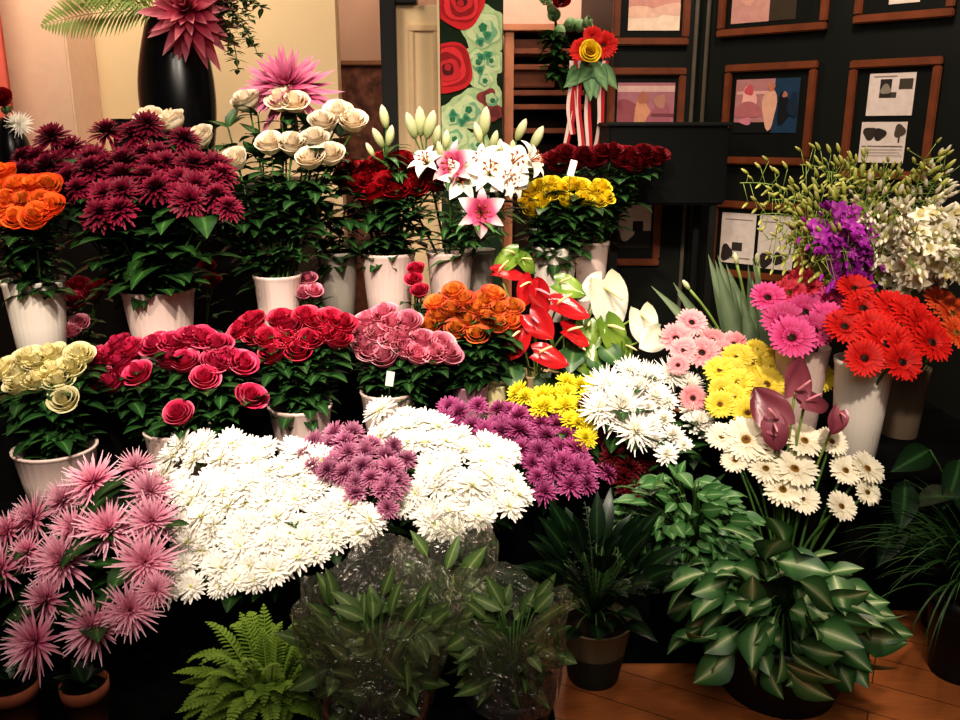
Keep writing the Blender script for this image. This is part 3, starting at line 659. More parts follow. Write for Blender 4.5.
for lbl, tips in (('dark trailing greenery hanging right of the coral chrysanthemum in black vase', [(238, 70), (250, 40), (228, 55), (258, 55)]), ('small leafy sprig rising at the upper right of tall black vase', [(235, -5), (262, 8), (250, 20)])):
    rt = thing('greenery_sprig', lbl, 'greenery', vbase); M = MB(); b1 = at(212, 5, 3.6)
    for tx, ty in tips:
        tg = at(tx, ty, 3.52); pts = bez(b1-vbase, (b1+tg)/2-vbase+V((.04, 0, .05)), tg-vbase, 9); M.tube(pts, .002, 4, 0, 0)
        for p in pts[1:]:
            for _ in range(5):
                o = rdir()+V((0, -.5, R.uniform(-.6, .3))); leaf(M, p, o, Z, R.uniform(.03, .055), .011, .5, .2)
    M.tube([V((0, 0, 0)), b1-vbase], .004, 5); M.build('foliage', G['lilyleaf'], rt)
# small things on the counter at the left
c_ = at(124, 120, 3.72); M = MB(); rt = thing('small_box', 'small black box behind the burgundy chrysanthemums at left', 'box', (c_.x, 3.76, 1.10))
M.box(-.055, .055, -.04, .04, 0, c_.z-1.10, None, None, .005); M.build('body', mat('box_black', (.008, .008, .008), .5, .3, noise=.2), rt, False)
M = MB(); M.box(-.058, .058, -.043, .043, c_.z-1.10, c_.z-1.095, None, None, .002); M.build('lid', darktrim, rt, False)
c_ = at(12, 142, 3.72); rt = thing('round_vase', 'small round black vase at the left edge by the curtain', 'vase', (c_.x, 3.72, 1.10)); q = c_.z-1.10
M = MB(); M.lathe([(.001, 0), (.05, 0), (.075, q*.5), (.065, q), (.04, q+.08), (.03, q+.10), (.025, q+.09)], 28); M.build('body', gloss, rt)
LIB['tuft'] = LIB['mum_bigwhite']
flower('mum_bigwhite', 'white_flower', 'white flower in the small round black vase at left edge', 'flower', None, at(19, 124, 3.68), V((.5, -.8, .2)), .055, V((c_.x, 3.72, 1.15)), c_.z+.08, 2, .05, 'leaf2')
flower('rose_darkred', 'brown_flower', 'dusky dark red flower on top of small round black vase', 'flower', None, at(5, 104, 3.7), V((.1, -.7, .6)), .05, V((c_.x-.01, 3.72, 1.15)), c_.z+.08, 2, .05, 'leaf2')
# ribboned bouquet on a pole
bp = at(588, 62, 3.8); rt = thing('ribboned_bouquet', 'ribboned bouquet of red and yellow blooms hung before the shelf unit', 'bouquet', (bp.x, 3.8, bp.z))
sb = depth(588, 60, 3.8)/F_PX
for dx_, dy_, rr, c in ((-7, -16, 14, 'gred'), (14, -22, 15, 'gred'), (3, -30, 11, 'gred')):
    o = link('red_bloom', LIB['gerb_gred'][0][1][0], rt); o.location = (dx_*sb, -.03, -dy_*sb-.03); o.rotation_euler = (math.radians(75), R.uniform(-.2, .2), 0); o.scale = [rr*sb]*3
    o.data = LIB['rose_darkred'][0][1][0] if False else o.data
o = link('yellow_bloom', LIB['rose_yellow'][0][1][1], rt); o.location = (-2*sb, -.09, 6*sb); o.rotation_euler = (math.radians(80), 0, 0); o.scale = [9*sb*1.2]*3
M = MB()
for k in range(9):
    a = R.uniform(-2.9, -.2); leaf(M, V((R.uniform(-8, 16)*sb, -.06, R.uniform(-12, 4)*sb)), V((math.cos(a), -.3, math.sin(a))), V((0, -1, 0)), R.uniform(20, 34)*sb, 7*sb, .3, .2)
M.build('leaves', ramp_mat('bouquet_leaf', [(0, K('8cac78')), (1, K('4c7c54'))], trans=.1), rt)
M = MB(); M.tube([V((0, 0, 0)), V((0, 0, -bp.z+.0))], .012, 8); M.tube([V((0, 0, -bp.z+.001)), V((0, 0, -bp.z+.03))], [.15, .12], 20); M.build('stand_pole', darktrim, rt)
rib = ramp_mat('ribbon_red', [(0, K('e0c8c0')), (.32, K('e0c8c0')), (.36, K('b02830')), (1, K('b02830'))], rand=.05)
for x0_, x1_, y1_ in ((-14, -22, 95), (-10, -7, 100), (16, 8, 88), (2, 0, 92), (-18, -16, 70)):
    rows = []; ts = []
    for i in range(15):
        s = i/14; x = (x0_+(x1_-x0_)*s+2*math.sin(s*6+x0_))*sb; w = 4*sb*(1-.2*s); tw = .5*math.sin(s*5+x1_)
        rows.append([V((x+w*j*math.cos(tw), -.07+w*j*math.sin(tw), -(s*y1_)*sb)) for j in (-1, 0, 1)]); ts += [0, .33, 1]
    M = MB(); M.grid(rows, ts); M.build('ribbon', rib, rt)
# strip of greenery with pale green flowers to its left
rt = thing('flower_garland', 'tall garland of pale green flowers left of the ribboned bouquet', 'garland', at(556, 0, 4.0)); zb_ = rt.location
M = MB(); M.tube([V((0, 0, .6)), V((0, 0, 0)), at(555, 70, 4.0)-zb_], .006, 5); 
for py in range(30, 76, 3):
    for _ in range(4): leaf(M, at(555, py, 4.0)-zb_, rdir()+V((0, -.6, R.uniform(-.8, .3))), Z, .09, .022, .5, .2)
M.build('foliage', G['leaf2'], rt)
rm('garlandgreen', [(0, '5c8c50'), (.5, '90b080'), (1, 'b4c898')])
GG = rose_mesh(3).mesh('bloom', G['garlandgreen'])
for px, py in ((545, 2), (553, 18), (548, 12), (575, 26), (583, 24), (556, 32), (570, 25)):
    o = link('bloom', GG, rt); o.location = at(px, py, 3.95)-zb_; o.rotation_euler = (math.radians(70+R.uniform(-20, 20)), 0, R.uniform(0, 3)); o.scale = [7.5*sb]*3
o = link('red_bloom', LIB['rose_darkred'][0][1][0], rt); o.location = at(561, 3, 3.95)-zb_; o.rotation_euler = (math.radians(75), 0, 0); o.scale = [10*sb]*3
# ================================================================== CUT FLOWERS
pw_, wp_ = G['pinkwhite'], G['white_pl']
RL = dict(leaves=11, llen=.07, lspan=(.22, .93))
# ---- upper step
b = bucket(33, 279, 2.45, 58, .265, wp_, 'white vase of orange red roses at far left of the upper step')
bunch('rose_orangered', [(3, 172), (8, 199), (16, 217), (34, 218), (48, 184), (34, 184), (43, 200), (18, 184), (0, 215), (25, 200), (52, 205), (-8, 190), (8, 205), (40, 212)], 2.33, b, 30, 'orange-red rose', 'far left vase', 'rose', 'rose', 'orange red roses in the far left vase', **RL)
b = bucket(158, 288, 2.55, 70, .235, pw_, 'pale pink vase under the big burgundy chrysanthemum bunch')
mound('mum_burgundy', [(8, 168), (35, 142), (68, 130), (100, 132), (130, 128), (150, 126), (170, 132), (192, 138), (212, 150), (228, 175), (243, 203), (232, 211), (200, 209), (150, 210), (102, 218), (82, 208), (70, 190), (40, 190), (15, 182)], (212, 2.38), (128, 2.75), b, 38, 22, 15, 'burgundy chrysanthemum', 'back left bunch', 'chrysanthemum', 'chrysanthemum', 'burgundy chrysanthemums at back left', leaves=11, llen=.09, lmat='leaf2', lspan=(.2, .85), lw=.26)
b = bucket(277, 274, 2.72, 47, .23, pw_, 'pale pink vase of cream roses behind the crimson pink roses')
RLB = dict(leaves=11, llen=.085, lspan=(.22, .93))
bunch('rose_cream', [(270, 142), (293, 143), (314, 138), (310, 157), (330, 153), (245, 99), (280, 99), (294, 101), (338, 111), (353, 120), (323, 121), (233, 159), (148, 118), (171, 119), (199, 136)], 2.9, b, 32, 'cream rose', 'cream bunch', 'rose', 'rose', 'cream roses on the upper step', slope=1.1, camw=1.1, leaves=15, llen=.09, lspan=(.25, .84))
rm('backpink', [(0, 'b02860'), (.4, 'cc5c88'), (1, 'e8a0b8')])
LIB['mum_back'] = [('bloom', variants('bloom', mk(n=110, L=1.08, W=.085, e0=-.45, e1=1.35, curl=.2, prof=p_leaf, inner=.32, h=.3, jit=.2), G['backpink'], 1))]
flower('mum_back', 'chrysanthemum', 'large pink chrysanthemum rising behind the cream roses', 'chrysanthemum', None, at(288, 92, 3.1), V((0, -.8, .6)), .165, V((b['c'].x+.02, 2.75, b['rim']-.1)), b['rim'], 4, .09, 'leaf2')
b = dict(c=at(277, 274, 2.72), rim=.84)
for i, (px, py) in enumerate(((228, 128), (258, 116), (285, 122), (310, 126), (340, 138))):
    P = at(px, py, 3.02); base = V((b['c'].x+(i-2)*.012, 2.76, .74)); rt = thing('leafy_stem', ('leftmost', 'second', 'third', 'fourth', 'rightmost')[i]+' dark leafy stem from left among five behind the cream roses', 'greenery', base); M = MB()
    pts = bez(V((0, 0, 0)), V(((P-base).x*.3, .05, .25)), P-base, 10); M.tube(pts, .003, 5)
    for p in pts[5:]:
        for _ in range(4): leaf(M, p, rdir()+V((0, -.5, R.uniform(-.2, .7))), Z, R.uniform(.08, .13), .026, R.uniform(.3, 1), .15)
    M.build('foliage', G['leaf'], rt)
b = bucket(337, 251, 2.95, 40, .28, G['grey_pl'], 'grey vase standing left of the dark red rose vase')
for px, py, l in ((318, 190, 'dark leafy stem right of the cream roses over grey vase'), (345, 210, 'short dark leafy stem above the grey vase beside dark red roses'), (225, 215, 'dark leafy stem hanging low left of the cream roses')):
    P = at(px, py, 2.85); base = V((b['c'].x, 2.95, b['rim']-.1)) if px > 300 else V((at(277, 274, 2.72).x-.02, 2.72, .75)); rt = thing('leafy_stem', l, 'greenery', base); M = MB()
    pts = bez(V((0, 0, 0)), V((0, 0, .12)), P-base, 8); M.tube(pts, .003, 5)
    for p in pts[2:]:
        for _ in range(5): leaf(M, p, rdir()+V((0, -.5, R.uniform(-.5, .3))), Z, R.uniform(.07, .12), .026, R.uniform(.3, 1), .15)
    M.build('foliage', G['leaf'], rt)
b = bucket(388, 252, 2.95, 53, .28, pw_, 'pale pink vase of dark red roses, centre of the upper step')
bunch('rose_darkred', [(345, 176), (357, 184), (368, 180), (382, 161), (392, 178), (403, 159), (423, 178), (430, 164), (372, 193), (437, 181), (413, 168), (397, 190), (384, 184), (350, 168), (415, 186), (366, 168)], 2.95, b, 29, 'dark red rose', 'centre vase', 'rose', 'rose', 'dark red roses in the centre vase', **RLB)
b = bucket(450, 251, 3.02, 46, .28, pw_, 'pale pink vase of lilies right of the dark red roses')
bucket(481, 249, 3.12, 28, .28, G['grey_pl'], 'narrow grey vase behind the lily vase')
def lily(label, base, opens, buds, rim):
    root = thing('lily', label, 'lily', base); M = MB(); F = MB(); allp = []
    for (px, py, Y, sz, kind, n) in opens:
        sz *= 1.15
        P = at(px, py, Y); r = sz/2/F_PX*depth(px, py, Y); o = link('bloom', LIB['lily_'+kind][0][1][0], root); put(o, root, P-V(n).normalized()*r*.6, frame(V(n)), r)
        link('stamen', LIB['lily_'+kind][1][1][0], o); allp.append(P-V(n).normalized()*r*.6)
    for (px, py, Y, L, tx) in buds:
        P = at(px, py, Y); r = L/1.7/F_PX*depth(px, py, Y); d = V((tx, -.25, 1)); o = link('bud', BUD, root); put(o, root, P-d.normalized()*r*.85, frame(d), r); allp.append(P-d.normalized()*r*.85)
    top = sum(allp, V((0, 0, 0)))/len(allp)-V((0, 0, .05)); pts = bez(V((0, 0, 0)), (top-base)*.5+V((0, 0, .06)), top-base, 8); M.tube(pts, .0045, 6)
    for p in allp: M.tube(bez(pts[-2], pts[-1], p-base, 4), .003, 5)
    M.build('stem', G['stem'], root)
    for p in pts[3:]:
        for _ in range(5): leaf(F, p, rdir()+V((0, -.4, R.uniform(-.2, .5))), Z, R.uniform(.09, .14), .017, R.uniform(.5, 1.5), .2)
    F.build('foliage', G['lilyleaf'], root)
lb = lambda: V((b['c'].x+R.uniform(-.04, .04), b['c'].y+R.uniform(-.04, .04), b['rim']-.15))
lily('lily stem with a single tall green bud, leftmost of the lilies', lb(), [], [(384, 117, 3.0, 24, -.15), (378, 138, 2.95, 22, -.5), (390, 136, 2.93, 22, .25), (370, 150, 2.95, 16, -.5)], b['rim'])
lily('lily stem with a pair of fat pale buds above dark red roses', lb(), [(424, 158, 2.9, 34, 'white', (-.3, -.6, .6))], [(411, 126, 3.0, 28, -.3), (420, 122, 3.02, 30, 0), (430, 125, 3.0, 30, .3), (437, 136, 2.95, 22, .2)], b['rim'])
lily('lily stem with pink streaked open bloom beside dark red roses', lb(), [(450, 164, 2.85, 46, 'star', (-.5, -.7, .3)), (462, 178, 2.84, 40, 'white', (.2, -.8, .3))], [(446, 140, 2.95, 20, .1), (440, 150, 2.9, 18, -.2)], b['rim'])
lily('lily stem topped by tall pale bud before the mural panel', lb(), [(490, 168, 2.84, 44, 'white', (0, -.8, .5)), (480, 158, 2.9, 38, 'white', (-.4, -.6, .5))], [(485, 122, 2.98, 30, .1), (478, 133, 2.95, 22, -.3), (494, 140, 2.95, 20, .3)], b['rim'])
lily('lily stem with white blooms and two right hand leaning buds', lb(), [(516, 160, 2.88, 44, 'white', (.4, -.7, .5)), (537, 158, 2.92, 38, 'white', (.8, -.4, .4)), (508, 176, 2.84, 38, 'white', (.2, -.9, .1))], [(521, 130, 3.0, 24, .45), (537, 138, 3.0, 26, .5)], b['rim'])
lily('lily stem with lowest pink centred bloom hanging over the lily vase', lb(), [(482, 212, 2.8, 44, 'star', (.1, -.9, .1))], [(470, 196, 2.85, 16, -.2)], b['rim'])
lily('lily stem with tan fading bloom next to the yellow roses', lb(), [(517, 182, 2.86, 30, 'white', (.5, -.8, .1))], [(512, 150, 2.95, 20, .1), (500, 150, 2.95, 22, 0)], b['rim'])
b = bucket(555, 245, 3.12, 45, .28, wp_, 'white vase of yellow roses on the upper step')
bunch('rose_yellow', [(530, 190), (550, 193), (568, 200), (582, 186), (598, 201), (606, 196), (533, 209), (572, 183), (552, 183), (593, 190), (527, 202), (585, 198), (541, 200), (602, 186), (560, 188), (540, 186)], 3.1, b, 22, 'yellow rose', 'right vase', 'rose', 'rose', 'yellow roses in the white vase', **RLB)
tg = at(570, 176, 3.0); M = MB(); M.box(-.012, .012, -.001, .001, 0, .055, Matrix.Rotation(.25, 4, 'Y')); rt = thing('price_tag', 'small white tag sticking up from the yellow roses', 'tag', tg)
M.build('card', mat('tag_white', K('ece4dc'), .6, .2, noise=.03), rt, False); M = MB(); M.tube([V((0, .004, -.12)), V((0, .004, .02))], .0015, 5); M.build('stick', G['stem'], rt)
b = bucket(592, 241, 3.3, 34, .28, pw_, 'pale pink vase behind the yellow rose vase')
bunch('rose_deepred', [(553, 158), (567, 152), (585, 154), (603, 151), (620, 160), (630, 153), (640, 163), (651, 157), (659, 154), (575, 162), (594, 160), (612, 150), (645, 152), (560, 164), (632, 164)], 3.3, b, 24, 'deep red rose', 'rearmost right vase', 'rose', 'rose', 'deep red roses before the black cabinet', slope=.4, leaves=7, llen=.085, lspan=(.35, .93))
# ---- flowers seen through the gap between the two steps
bB = fbucket(85, 2.62, .32, .12, .06, 'low black bucket in the gap behind the pale yellow roses')
bunch('rose_crimsonpink', [(68, 288), (80, 284), (93, 291), (100, 286), (75, 300)], 2.62, bB, 24, 'red rose', 'gap behind pale vases at left', 'rose', 'rose', 'red roses in the gap at left', leaves=4, llen=.06)
bunch('rose_palepink', [(72, 330), (80, 322)], 2.5, bB, 20, 'pink rose', 'gap above pale yellow roses', 'rose', 'rose', 'pink roses in the gap at left', leaves=3, llen=.05)
bB = fbucket(210, 2.75, .32, .16, .06, 'low black bucket in the gap left of the cream rose vase')
bunch('rose_darkred', [(207, 266), (212, 280)], 2.7, bB, 18, 'red rose', 'dark gap left of cream rose vase', 'rose', 'rose', 'red roses in the middle gap', leaves=4, llen=.06)
bB = fbucket(309, 2.78, .32, .16, .06, 'low black bucket in the gap behind the crimson pink roses')
bunch('rose_palepink', [(308, 278), (314, 290), (303, 292)], 2.72, bB, 20, 'pink rose', 'gap left of the grey vase', 'rose', 'rose', 'pink roses in the gap by the grey vase', leaves=4, llen=.06)
bB = fbucket(419, 2.82, .32, .16, .05, 'low black bucket in the gap right of the dark red rose vase')
bunch('rose_crimsonpink', [(416, 268), (420, 290), (414, 279)], 2.82, bB, 20, 'red rose', 'gap between the two centre pink vases', 'rose', 'rose', 'red roses in the centre gap', leaves=4, llen=.06)
# ---- lower step
b = bucket(55, 446, 2.15, 78, .165, pw_, 'pale pink pot of pale yellow roses at lower left', 'flower_pot', cat='pot')
bunch('rose_palecream', [(3, 369), (18, 374), (28, 356), (50, 354), (52, 371), (59, 381), (79, 354), (64, 399), (38, 361), (20, 384), (70, 366), (38, 380)], 2.2, b, 33, 'pale yellow rose', 'lower left pot', 'rose', 'rose', 'pale yellow roses in the lower left pot', **RL)
b = bucket(177, 427, 2.25, 64, .19, pw_, 'pale pink pot of hot pink roses, left of the lower step', 'flower_pot', cat='pot')
bunch('rose_hotpink', [(95, 358), (117, 345), (109, 354), (100, 378), (110, 382), (137, 373), (155, 345), (173, 343), (190, 336), (203, 338), (185, 361), (205, 378), (217, 344), (228, 358), (243, 363), (252, 396), (178, 413), (120, 362), (170, 358), (215, 362), (130, 348)], 2.3, b, 33, 'hot pink rose', 'left pot', 'rose', 'rose', 'hot pink roses in the left pot', **RL)
b = bucket(300, 404, 2.4, 62, .19, pw_, 'pale pink pot of crimson pink roses beside hot pink ones', 'flower_pot', cat='pot')
bunch('rose_crimsonpink', [(252, 320), (267, 338), (280, 318), (290, 327), (272, 353), (310, 339), (307, 316), (318, 321), (287, 340), (343, 323), (338, 338), (330, 318), (326, 333), (240, 330), (255, 335), (298, 350)], 2.45, b, 31, 'crimson pink rose', 'second pot', 'rose', 'rose', 'crimson pink roses in the second pot', **RL)
b = bucket(388, 390, 2.55, 54, .195, pw_, 'ribbed pale pink pot of light pink roses, centre front', 'flower_pot', cat='pot', fl=.02)
bunch('rose_palepink', [(367, 319), (383, 313), (362, 331), (378, 333), (393, 323), (408, 321), (403, 334), (384, 356), (370, 352), (405, 348), (423, 339), (442, 343), (435, 353), (449, 353), (393, 341), (418, 354), (364, 344)], 2.58, b, 31, 'light pink rose', 'centre pot', 'rose', 'rose', 'light pink roses in the centre pot', leaves=10, llen=.06, lspan=(.25, .93))
tg = at(389, 386, 2.42); M = MB(); M.box(-.012, .012, -.001, .001, 0, .045, Matrix.Rotation(.15, 4, 'Y')); rt = thing('price_tag', 'small white tag on the light pink rose pot rim', 'tag', tg)
M.build('card', mat('tag_white2', K('e0dcd4'), .6, .2, noise=.03), rt, False); M = MB(); M.tube([V((0, .004, -.03)), V((0, .004, .02))], .0015, 5); M.build('stick', G['stem'], rt)
b = bucket(470, 384, 2.66, 36, .18, G['mauve_pl'], 'dull mauve pot of orange roses', 'flower_pot', cat='pot')
bunch('rose_orange', [(436, 303), (438, 314), (454, 291), (463, 299), (476, 308), (493, 293), (429, 326), (456, 329), (477, 334), (498, 324), (498, 309), (512, 307), (452, 308), (484, 300), (487, 318), (467, 320), (510, 320)], 2.72, b, 27, 'orange rose', 'mauve pot', 'rose', 'rose', 'orange roses in the mauve pot', leaves=11, llen=.075, lspan=(.25, .93))
b2 = bucket(496, 384, 2.72, 22, .18, G['cream_pl'], 'narrow cream pot behind the mauve pot', 'flower_pot', cat='pot')
def anthurium(label, px, py, Y, sz, c, n, tip, base, rim, spx=SPX, spin=None, grp=None, tw=1):
    P = at(px, py, Y); s = sz*.76/1.25/F_PX*depth(px, py, Y); root = thing('anthurium', label, 'anthurium', base, grp)
    o = link('spathe', SPA[c], root); M3 = frame(V(n), upv=-V(tip)); put(o, root, P, M3, s); o.scale = (s*tw, s, s)
    q = link('spadix', spx, o)
    joint = P+M3 @ V((0, .3*s, 0)); M = MB(); pts = [p-base for p in stem_pts(joint, V(n), base, rim)]; M.tube(pts, .0035, 6); M.build('stem', G['paleleafstem'], root); return root
b = bucket(532, 372, 2.8, 36, .185, G['tan_pl'], 'tan pot of red anthuriums, left of two tan pots', 'flower_pot', cat='pot')
ab = lambda: V((b['c'].x+R.uniform(-.03, .03), b['c'].y+R.uniform(-.03, .03), b['rim']-.1))
anthurium('red anthurium with pale spadix at upper left of its bunch', 528, 288, 2.78, 34, 'anthred', (-.5, -.7, .4), (-.3, 0, -1), ab(), b['rim'])
anthurium('red anthurium standing upright with a tall spadix, upper middle', 539, 295, 2.76, 38, 'anthred', (.5, -.7, .3), (.6, 0, -1), ab(), b['rim'], SPXP)
anthurium('broad oval red anthurium facing up at right of the bunch', 565, 307, 2.72, 44, 'anthred', (.1, -.45, .85), (1, -.2, -.1), ab(), b['rim'])
anthurium('large red anthurium with pink spadix in the middle of the bunch', 537, 322, 2.68, 38, 'anthred', (-.1, -.9, .3), (.8, -.2, -.8), ab(), b['rim'], SPXP)
anthurium('deep red anthurium low at the left of the bunch', 518, 338, 2.68, 38, 'anthred', (-.3, -.8, .5), (-.2, 0, -1), ab(), b['rim'])
anthurium('red anthurium with long cream spadix pointing right', 573, 334, 2.68, 36, 'anthred', (.4, -.5, .7), (.9, -.2, .1), ab(), b['rim'])
anthurium('lowest flat red anthurium hanging over the tan pot', 546, 356, 2.62, 40, 'anthred', (.1, -.55, .8), (1, -.2, -.1), ab(), b['rim'])
anthurium('dark red anthurium edge high beside the grey vase', 505, 273, 2.85, 36, 'anthred', (0, -.35, .95), (.9, 0, -.2), ab(), b['rim'])
b = bucket(562, 368, 2.85, 28, .185, G['tan_pl'], 'second tan pot just right of the anthurium pot', 'flower_pot', cat='pot')
for i, (px, py, Y, sz, n, tip, c, l) in enumerate(((566, 286, 2.85, 36, (0, -.6, .7), (.9, -.1, -.4), 'anthgreen', 'green anthurium arching in front of the white vase'), (510, 258, 2.9, 36, (-.2, -.6, .7), (-.6, 0, -.7), 'anthgreen', 'yellow-green anthurium high between the grey and white vases, left one'), (525, 262, 2.88, 26, (.4, -.7, .5), (.7, 0, -.6), 'anthgreen', 'small yellow-green anthurium left of the white vase'),
        (590, 330, 2.75, 40, (-.2, -.7, .6), (.1, 0, -1), 'anthgreen', 'green anthurium below the large white one, left of pair'), (612, 333, 2.74, 46, (.4, -.7, .5), (.4, 0, -1), 'anthgreen', 'green anthurium drooping right under the large white one'), (582, 354, 2.7, 40, (0, -.7, .6), (.3, 0, -1), 'anthgreen', 'lowest green anthurium above the yellow chrysanthemums'), (627, 350, 2.75, 28, (.7, -.6, .3), (.3, 0, -1), 'anthgreen', 'narrow green anthurium at right end of the green ones'),
        (608, 298, 2.8, 60, (.35, -.85, .3), (.2, .1, -1), 'anthwhite', 'largest white anthurium spread before the dark wall'), (594, 286, 2.84, 34, (-.4, -.6, .6), (-.5, 0, -.5), 'anthwhite', 'white anthurium peeking behind the largest white one'), (643, 322, 2.75, 42, (.2, -.9, .3), (.2, 0, -1), 'anthwhite', 'white anthurium with upright cream spadix left of pink gerberas'), (655, 338, 2.72, 36, (.5, -.7, .5), (-.8, 0, -.5), 'anthwhite', 'white anthurium half hidden by the pink gerberas'))):
    anthurium(l, px, py, Y, sz, c, n, tip, ab(), b['rim'])
rt = thing('leaf_bunch', 'bunch of glossy dark green leaves below the red anthuriums', 'leaves', V((b['c'].x, b['c'].y, b['rim']-.1))); M = MB()
for px, py in ((560, 350), (590, 352), (575, 345), (600, 345), (540, 372), (510, 362), (585, 365), (606, 355)):
    P = at(px, py, 2.72)-rt.location; M.tube(bez(V((0, 0, 0)), P*.5+V((0, 0, .05)), P, 4), .003, 5, 1, 1); leaf(M, P, V((R.uniform(-.6, .6), -.5, -.5)), V((0, -.5, .8)), .11, .045, .6, .15)
M.build('foliage', G['lilyleaf'], rt)
# ---- chrysanthemum mounds at the front
LM = dict(leaves=4, llen=.06, lmat='leaf2', lspan=(.3, .72))
bk_ = lambda px, Y, lab, h=.2, r=.10, z0=0: fbucket(px, Y, z0, h, r, lab)
b = bk_(85, 1.92, 'black bucket under the pink spider chrysanthemums at front left')
items = [(92, 480, 56), (30, 518, 52), (62, 499, 42), (150, 490, 46), (72, 527, 46), (108, 528, 58), (60, 560, 64), (145, 562, 62), (-2, 570, 56), (43, 600, 50), (130, 610, 56), (92, 628, 64), (32, 643, 66), (152, 520, 54), (136, 466, 38), (25, 552, 40), (156, 590, 36), (5, 530, 44)]
labs = make_labels([i[:2] for i in items], 'pink spider chrysanthemum', 'front left bunch')
for (px, py, sz), l in zip(items, labs):
    Y = 1.95-(py-470)*.0018-.00001*(px-80)**2*.3; P = at(px, py, Y); r = sz/2/F_PX*depth(px, py, Y); n = V(((px-80)/160, -.75, .6+(560-py)/300))+V((R.uniform(-.15, .15), 0, R.uniform(-.1, .1)))
    flower('mum_spider', 'chrysanthemum', l, 'chrysanthemum', 'pink spider chrysanthemums at front left', P-n.normalized()*r*.2, n, r*1.08, V((b['c'].x+R.uniform(-.05, .05), b['c'].y+R.uniform(-.05, .05), .08)), b['rim'], leaves=5, llen=.075, lmat='leaf2', lspan=(.4, .9))
b = bk_(265, 2.05, 'black bucket under the left white chrysanthemum mound', r=.12)
MU = []
MU.append(mound('mum_white', [(156, 458), (180, 440), (230, 431), (290, 436), (330, 455), (362, 490), (375, 512), (376, 528), (332, 545), (290, 570), (240, 586), (185, 592), (165, 588), (168, 560), (178, 525), (172, 492), (154, 478)], (588, 1.85), (435, 2.2), b, 32, 21, 15.5, 'white daisy chrysanthemum', 'left mound', 'chrysanthemum', 'chrysanthemum', 'white daisy chrysanthemums in the left mound', **LM))
b = bk_(345, 2.15, 'black bucket under the mauve chrysanthemums between white mounds')
MU.append(mound('mum_mauve', [(300, 447), (325, 430), (350, 426), (380, 436), (405, 445), (413, 462), (407, 482), (396, 497), (388, 516), (375, 506), (350, 494), (320, 478), (303, 464)], (512, 2.0), (430, 2.22), b, 28, 17, 13, 'mauve chrysanthemum', 'between white mounds', 'chrysanthemum', 'chrysanthemum', 'mauve chrysanthemums between the white mounds', **LM))
b = bk_(455, 2.22, 'black bucket under the right white chrysanthemum mound', r=.11)
MU.append(mound('mum_white', [(350, 425), (370, 413), (400, 408), (430, 416), (448, 428), (482, 433), (508, 440), (524, 465), (531, 492), (512, 508), (482, 524), (462, 532), (430, 526), (405, 514), (395, 502), (410, 478), (414, 458), (394, 442), (360, 434)], (528, 2.02), (412, 2.36), b, 32, 21, 15.5, 'white daisy chrysanthemum', 'right mound', 'chrysanthemum', 'chrysanthemum', 'white daisy chrysanthemums in the right mound', **LM))
b = bk_(520, 2.42, 'black bucket under the purple chrysanthemums', h=.3)
MU.append(mound('mum_purple', [(430, 412), (450, 401), (490, 395), (530, 398), (562, 413), (584, 430), (599, 455), (610, 473), (592, 484), (570, 490), (545, 495), (532, 482), (522, 455), (507, 436), (470, 430), (440, 426)], (490, 2.25), (398, 2.55), b, 28, 17, 13, 'purple chrysanthemum', 'purple mound', 'chrysanthemum', 'chrysanthemum', 'purple chrysanthemums right of the white mounds', **LM))
b = bk_(565, 2.48, 'black bucket under the yellow chrysanthemums', h=.35)
MU.append(mound('mum_yellow', [(514, 391), (545, 383), (580, 374), (600, 382), (594, 400), (586, 408), (600, 432), (593, 443), (576, 438), (560, 417), (533, 407)], (440, 2.36), (377, 2.6), b, 26, 14, 10.5, 'yellow chrysanthemum', 'yellow cluster', 'chrysanthemum', 'chrysanthemum', 'yellow chrysanthemums behind the purple ones', bulge=.02, **LM))
b = bk_(628, 2.5, 'black bucket under the large white spider chrysanthemums', h=.34)
bunch('mum_bigwhite', [(622, 408, 66), (606, 385, 46), (636, 430, 50), (648, 378, 44), (672, 374, 40), (600, 408, 44), (655, 397, 44), (640, 388, 46), (630, 370, 36), (690, 384, 32)], 2.42, b, 50, 'big white chrysanthemum', 'cluster right of yellow ones', 'chrysanthemum', 'chrysanthemum', 'large white spider chrysanthemums', slope=1.0, leaves=4, llen=.07, lmat='leaf2')
b = bk_(622, 2.38, 'black bucket under the maroon chrysanthemums', h=.24)
MU.append(mound('mum_maroon', [(583, 402), (600, 408), (622, 438), (650, 450), (658, 475), (642, 488), (612, 490), (604, 460), (600, 440)], (488, 2.28), (402, 2.48), b, 30, 18, 15, 'maroon chrysanthemum', 'below the big white ones', 'chrysanthemum', 'chrysanthemum', 'maroon chrysanthemums under the white ones', bulge=.01, **LM))
print('mound counts', MU)
b = bk_(680, 2.4, 'black bucket under the white button chrysanthemums', h=.28, r=.07)
bunch('mum_button', [(673, 435, 26), (667, 454, 26), (698, 423, 34), (652, 424, 24), (668, 402, 22), (690, 410, 26), (655, 440, 22), (709, 432, 24), (684, 445, 20), (648, 408, 22), (664, 418, 24)], 2.32, b, 26, 'white button chrysanthemum', 'button cluster', 'chrysanthemum', 'chrysanthemum', 'white button chrysanthemums', leaves=4, llen=.06, lmat='leaf2')
